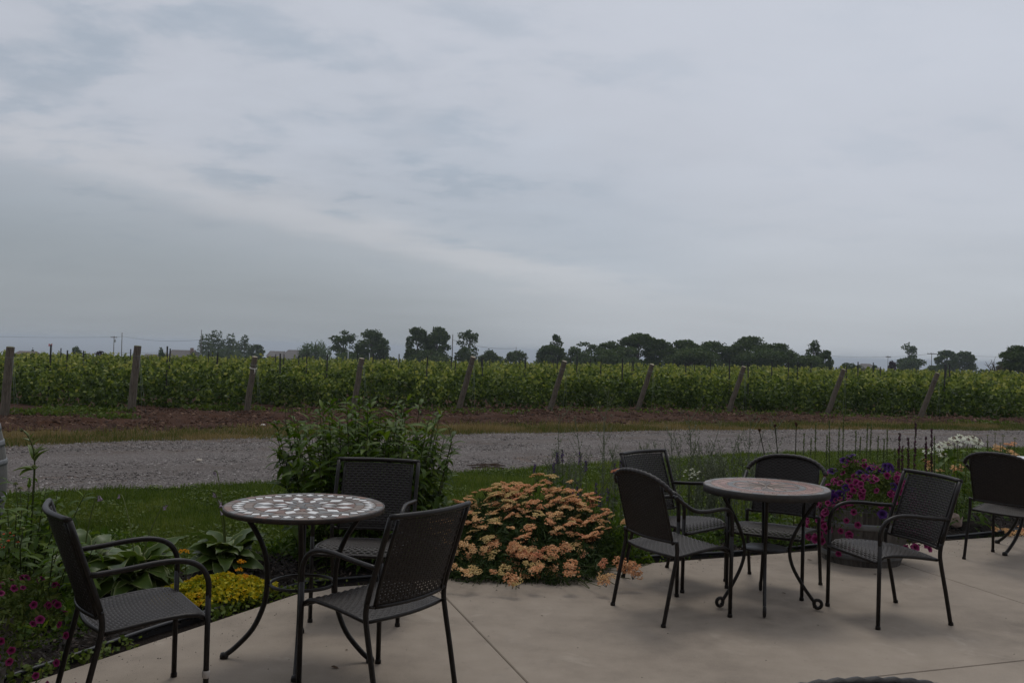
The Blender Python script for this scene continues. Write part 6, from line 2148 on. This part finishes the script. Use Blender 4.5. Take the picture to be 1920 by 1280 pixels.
stone('pale pink rock on the mulch behind the right hand armchair', 1782, 988, 0.24, 0.0, 3, ((0.30, 0.21, 0.17), (0.46, 0.34, 0.28)))
stone('small flat pinkish stone by the yellow stonecrop', 322, 1113, 0.17, 0.0, 4, ((0.24, 0.17, 0.13), (0.36, 0.27, 0.22)), 0.4)
stone('single pale stone lying on the gravel road', 373, 866, 0.09, -0.12, 5, ((0.36, 0.31, 0.25), (0.45, 0.39, 0.32)), 0.6)
stone('white stone on the soil between the third and fourth vine posts', 493, 799, 0.10, -0.21, 6, ((0.5, 0.46, 0.4), (0.6, 0.56, 0.5)), 0.6)

# dry leaves and crumbs on the concrete
M_dl = tinted('dead_leaf', [(0, (0.05, 0.028, 0.015)), (1, (0.12, 0.07, 0.035))], 0.9, 40, 0.2)
b = MB()
b.add([(-0.022, 0, 0.002), (-0.006, -0.009, 0.006), (0.012, -0.006, 0.009), (0.024, 0, 0.004), (0.010, 0.009, 0.006), (-0.008, 0.010, 0.003)], [(0, 1, 4, 5), (1, 2, 3, 4)])
dl = b.mesh('dead_leaf', M_dl)
for (px, py, s_, w) in ((1470, 1112, 0.6, 'left of the right hand armchair'), (628, 1252, 1.0, 'below the white diamond table'), (650, 1218, 0.4, 'right of the white diamond table'), (1518, 1050, 0.8, 'beside the grey half barrel'), (1640, 1076, 0.8, 'under the right hand armchair'), (1405, 1045, 0.9, 'at the bed edge behind the red table'), (1312, 1050, 1.0, 'on the bed edge behind the left chairs'), (1016, 1154, 0.35, 'near the middle of the patio'), (1142, 1128, 0.35, 'beside the rear leg of the round backed chair'), (1533, 1172, 0.4, 'in front of the right hand armchair'), (1798, 1030, 0.45, 'near the chair at the right edge'), (555, 1095, 0.5, 'behind the white diamond table')):
    p = gp(px, py, 0.0)
    o = link('dead_leaf', dl, None, Matrix.Translation((p.x, p.y, 0.001)) @ Matrix.Rotation(rg.uniform(0, 6), 4, 'Z') @ Matrix.Scale(s_, 4))
    tag(o, 'small brown dry leaf on the concrete ' + w, 'leaf', 'dry leaves on the patio')
# grit and crumbs of mulch swept along the edge of the concrete
n = 1500
u = rng.uniform(-3.6, 7.5, n); e = rng.exponential(0.22, n)
P = np.where((u > 0)[:, None], CORN + np.abs(u)[:, None] * TR - e[:, None] * NR, CORN - np.abs(u)[:, None] * TL - e[:, None] * NL)
k = (outside(P[:, 0], P[:, 1]) < -0.004)
P = P[k]
m2 = np.c_[rng.uniform(-2.5, 5, 260), rng.uniform(2.4, 6.5, 260)]; m2 = m2[outside(m2[:, 0], m2[:, 1]) < -0.01]
P = np.vstack([P, m2])
b = MB(); lumps(b, np.c_[P, np.full(len(P), 0.001)], 0.0015 + 0.004 * rng.uniform(0, 1, len(P)) ** 3, rng, 0.5, rng.uniform(0, 1, len(P)))
tag(b.obj('grit', M_chip, smooth=False), 'fine dark grit and crumbs along the edge of the concrete patio', 'grit', kind='stuff')
# twigs on the gravel
b = MB()
for k in range(14):
    p = gp(900 + rg.uniform(-28, 18), 876 + rg.uniform(-4, 4), -0.07); a = rg.uniform(-.3, .3); l_ = rg.uniform(.15, .4)
    tube(b, [(p.x, p.y, -.055), (p.x + l_ * .5 * cos(a), p.y + l_ * .5 * sin(a) + .01, -.04), (p.x + l_ * cos(a), p.y + l_ * sin(a), -.05)], 0.005, 4, tint=0.0)
tag(b.obj('twigs', M_dl), 'little heap of dark twigs on the gravel near the lawn edge', 'twigs', kind='stuff')

# ------------------------------------------------------------------ the hazy air
mt = bpy.data.materials.new('haze_air'); mt.use_nodes = True
t_ = mt.node_tree; t_.nodes.clear()
pv = nn(t_, 'ShaderNodeVolumePrincipled'); pv.inputs['Color'].default_value = (0.86, 0.93, 1.0, 1); pv.inputs['Density'].default_value = 0.00030; pv.inputs['Anisotropy'].default_value = 0.0
om = nn(t_, 'ShaderNodeOutputMaterial'); t_.links.new(pv.outputs[0], om.inputs['Volume'])
b = MB(); box(b, (-20000, -60, -70), (20000, 28000, 11)); tag(b.obj('haze', mt, smooth=False), kind='stuff')
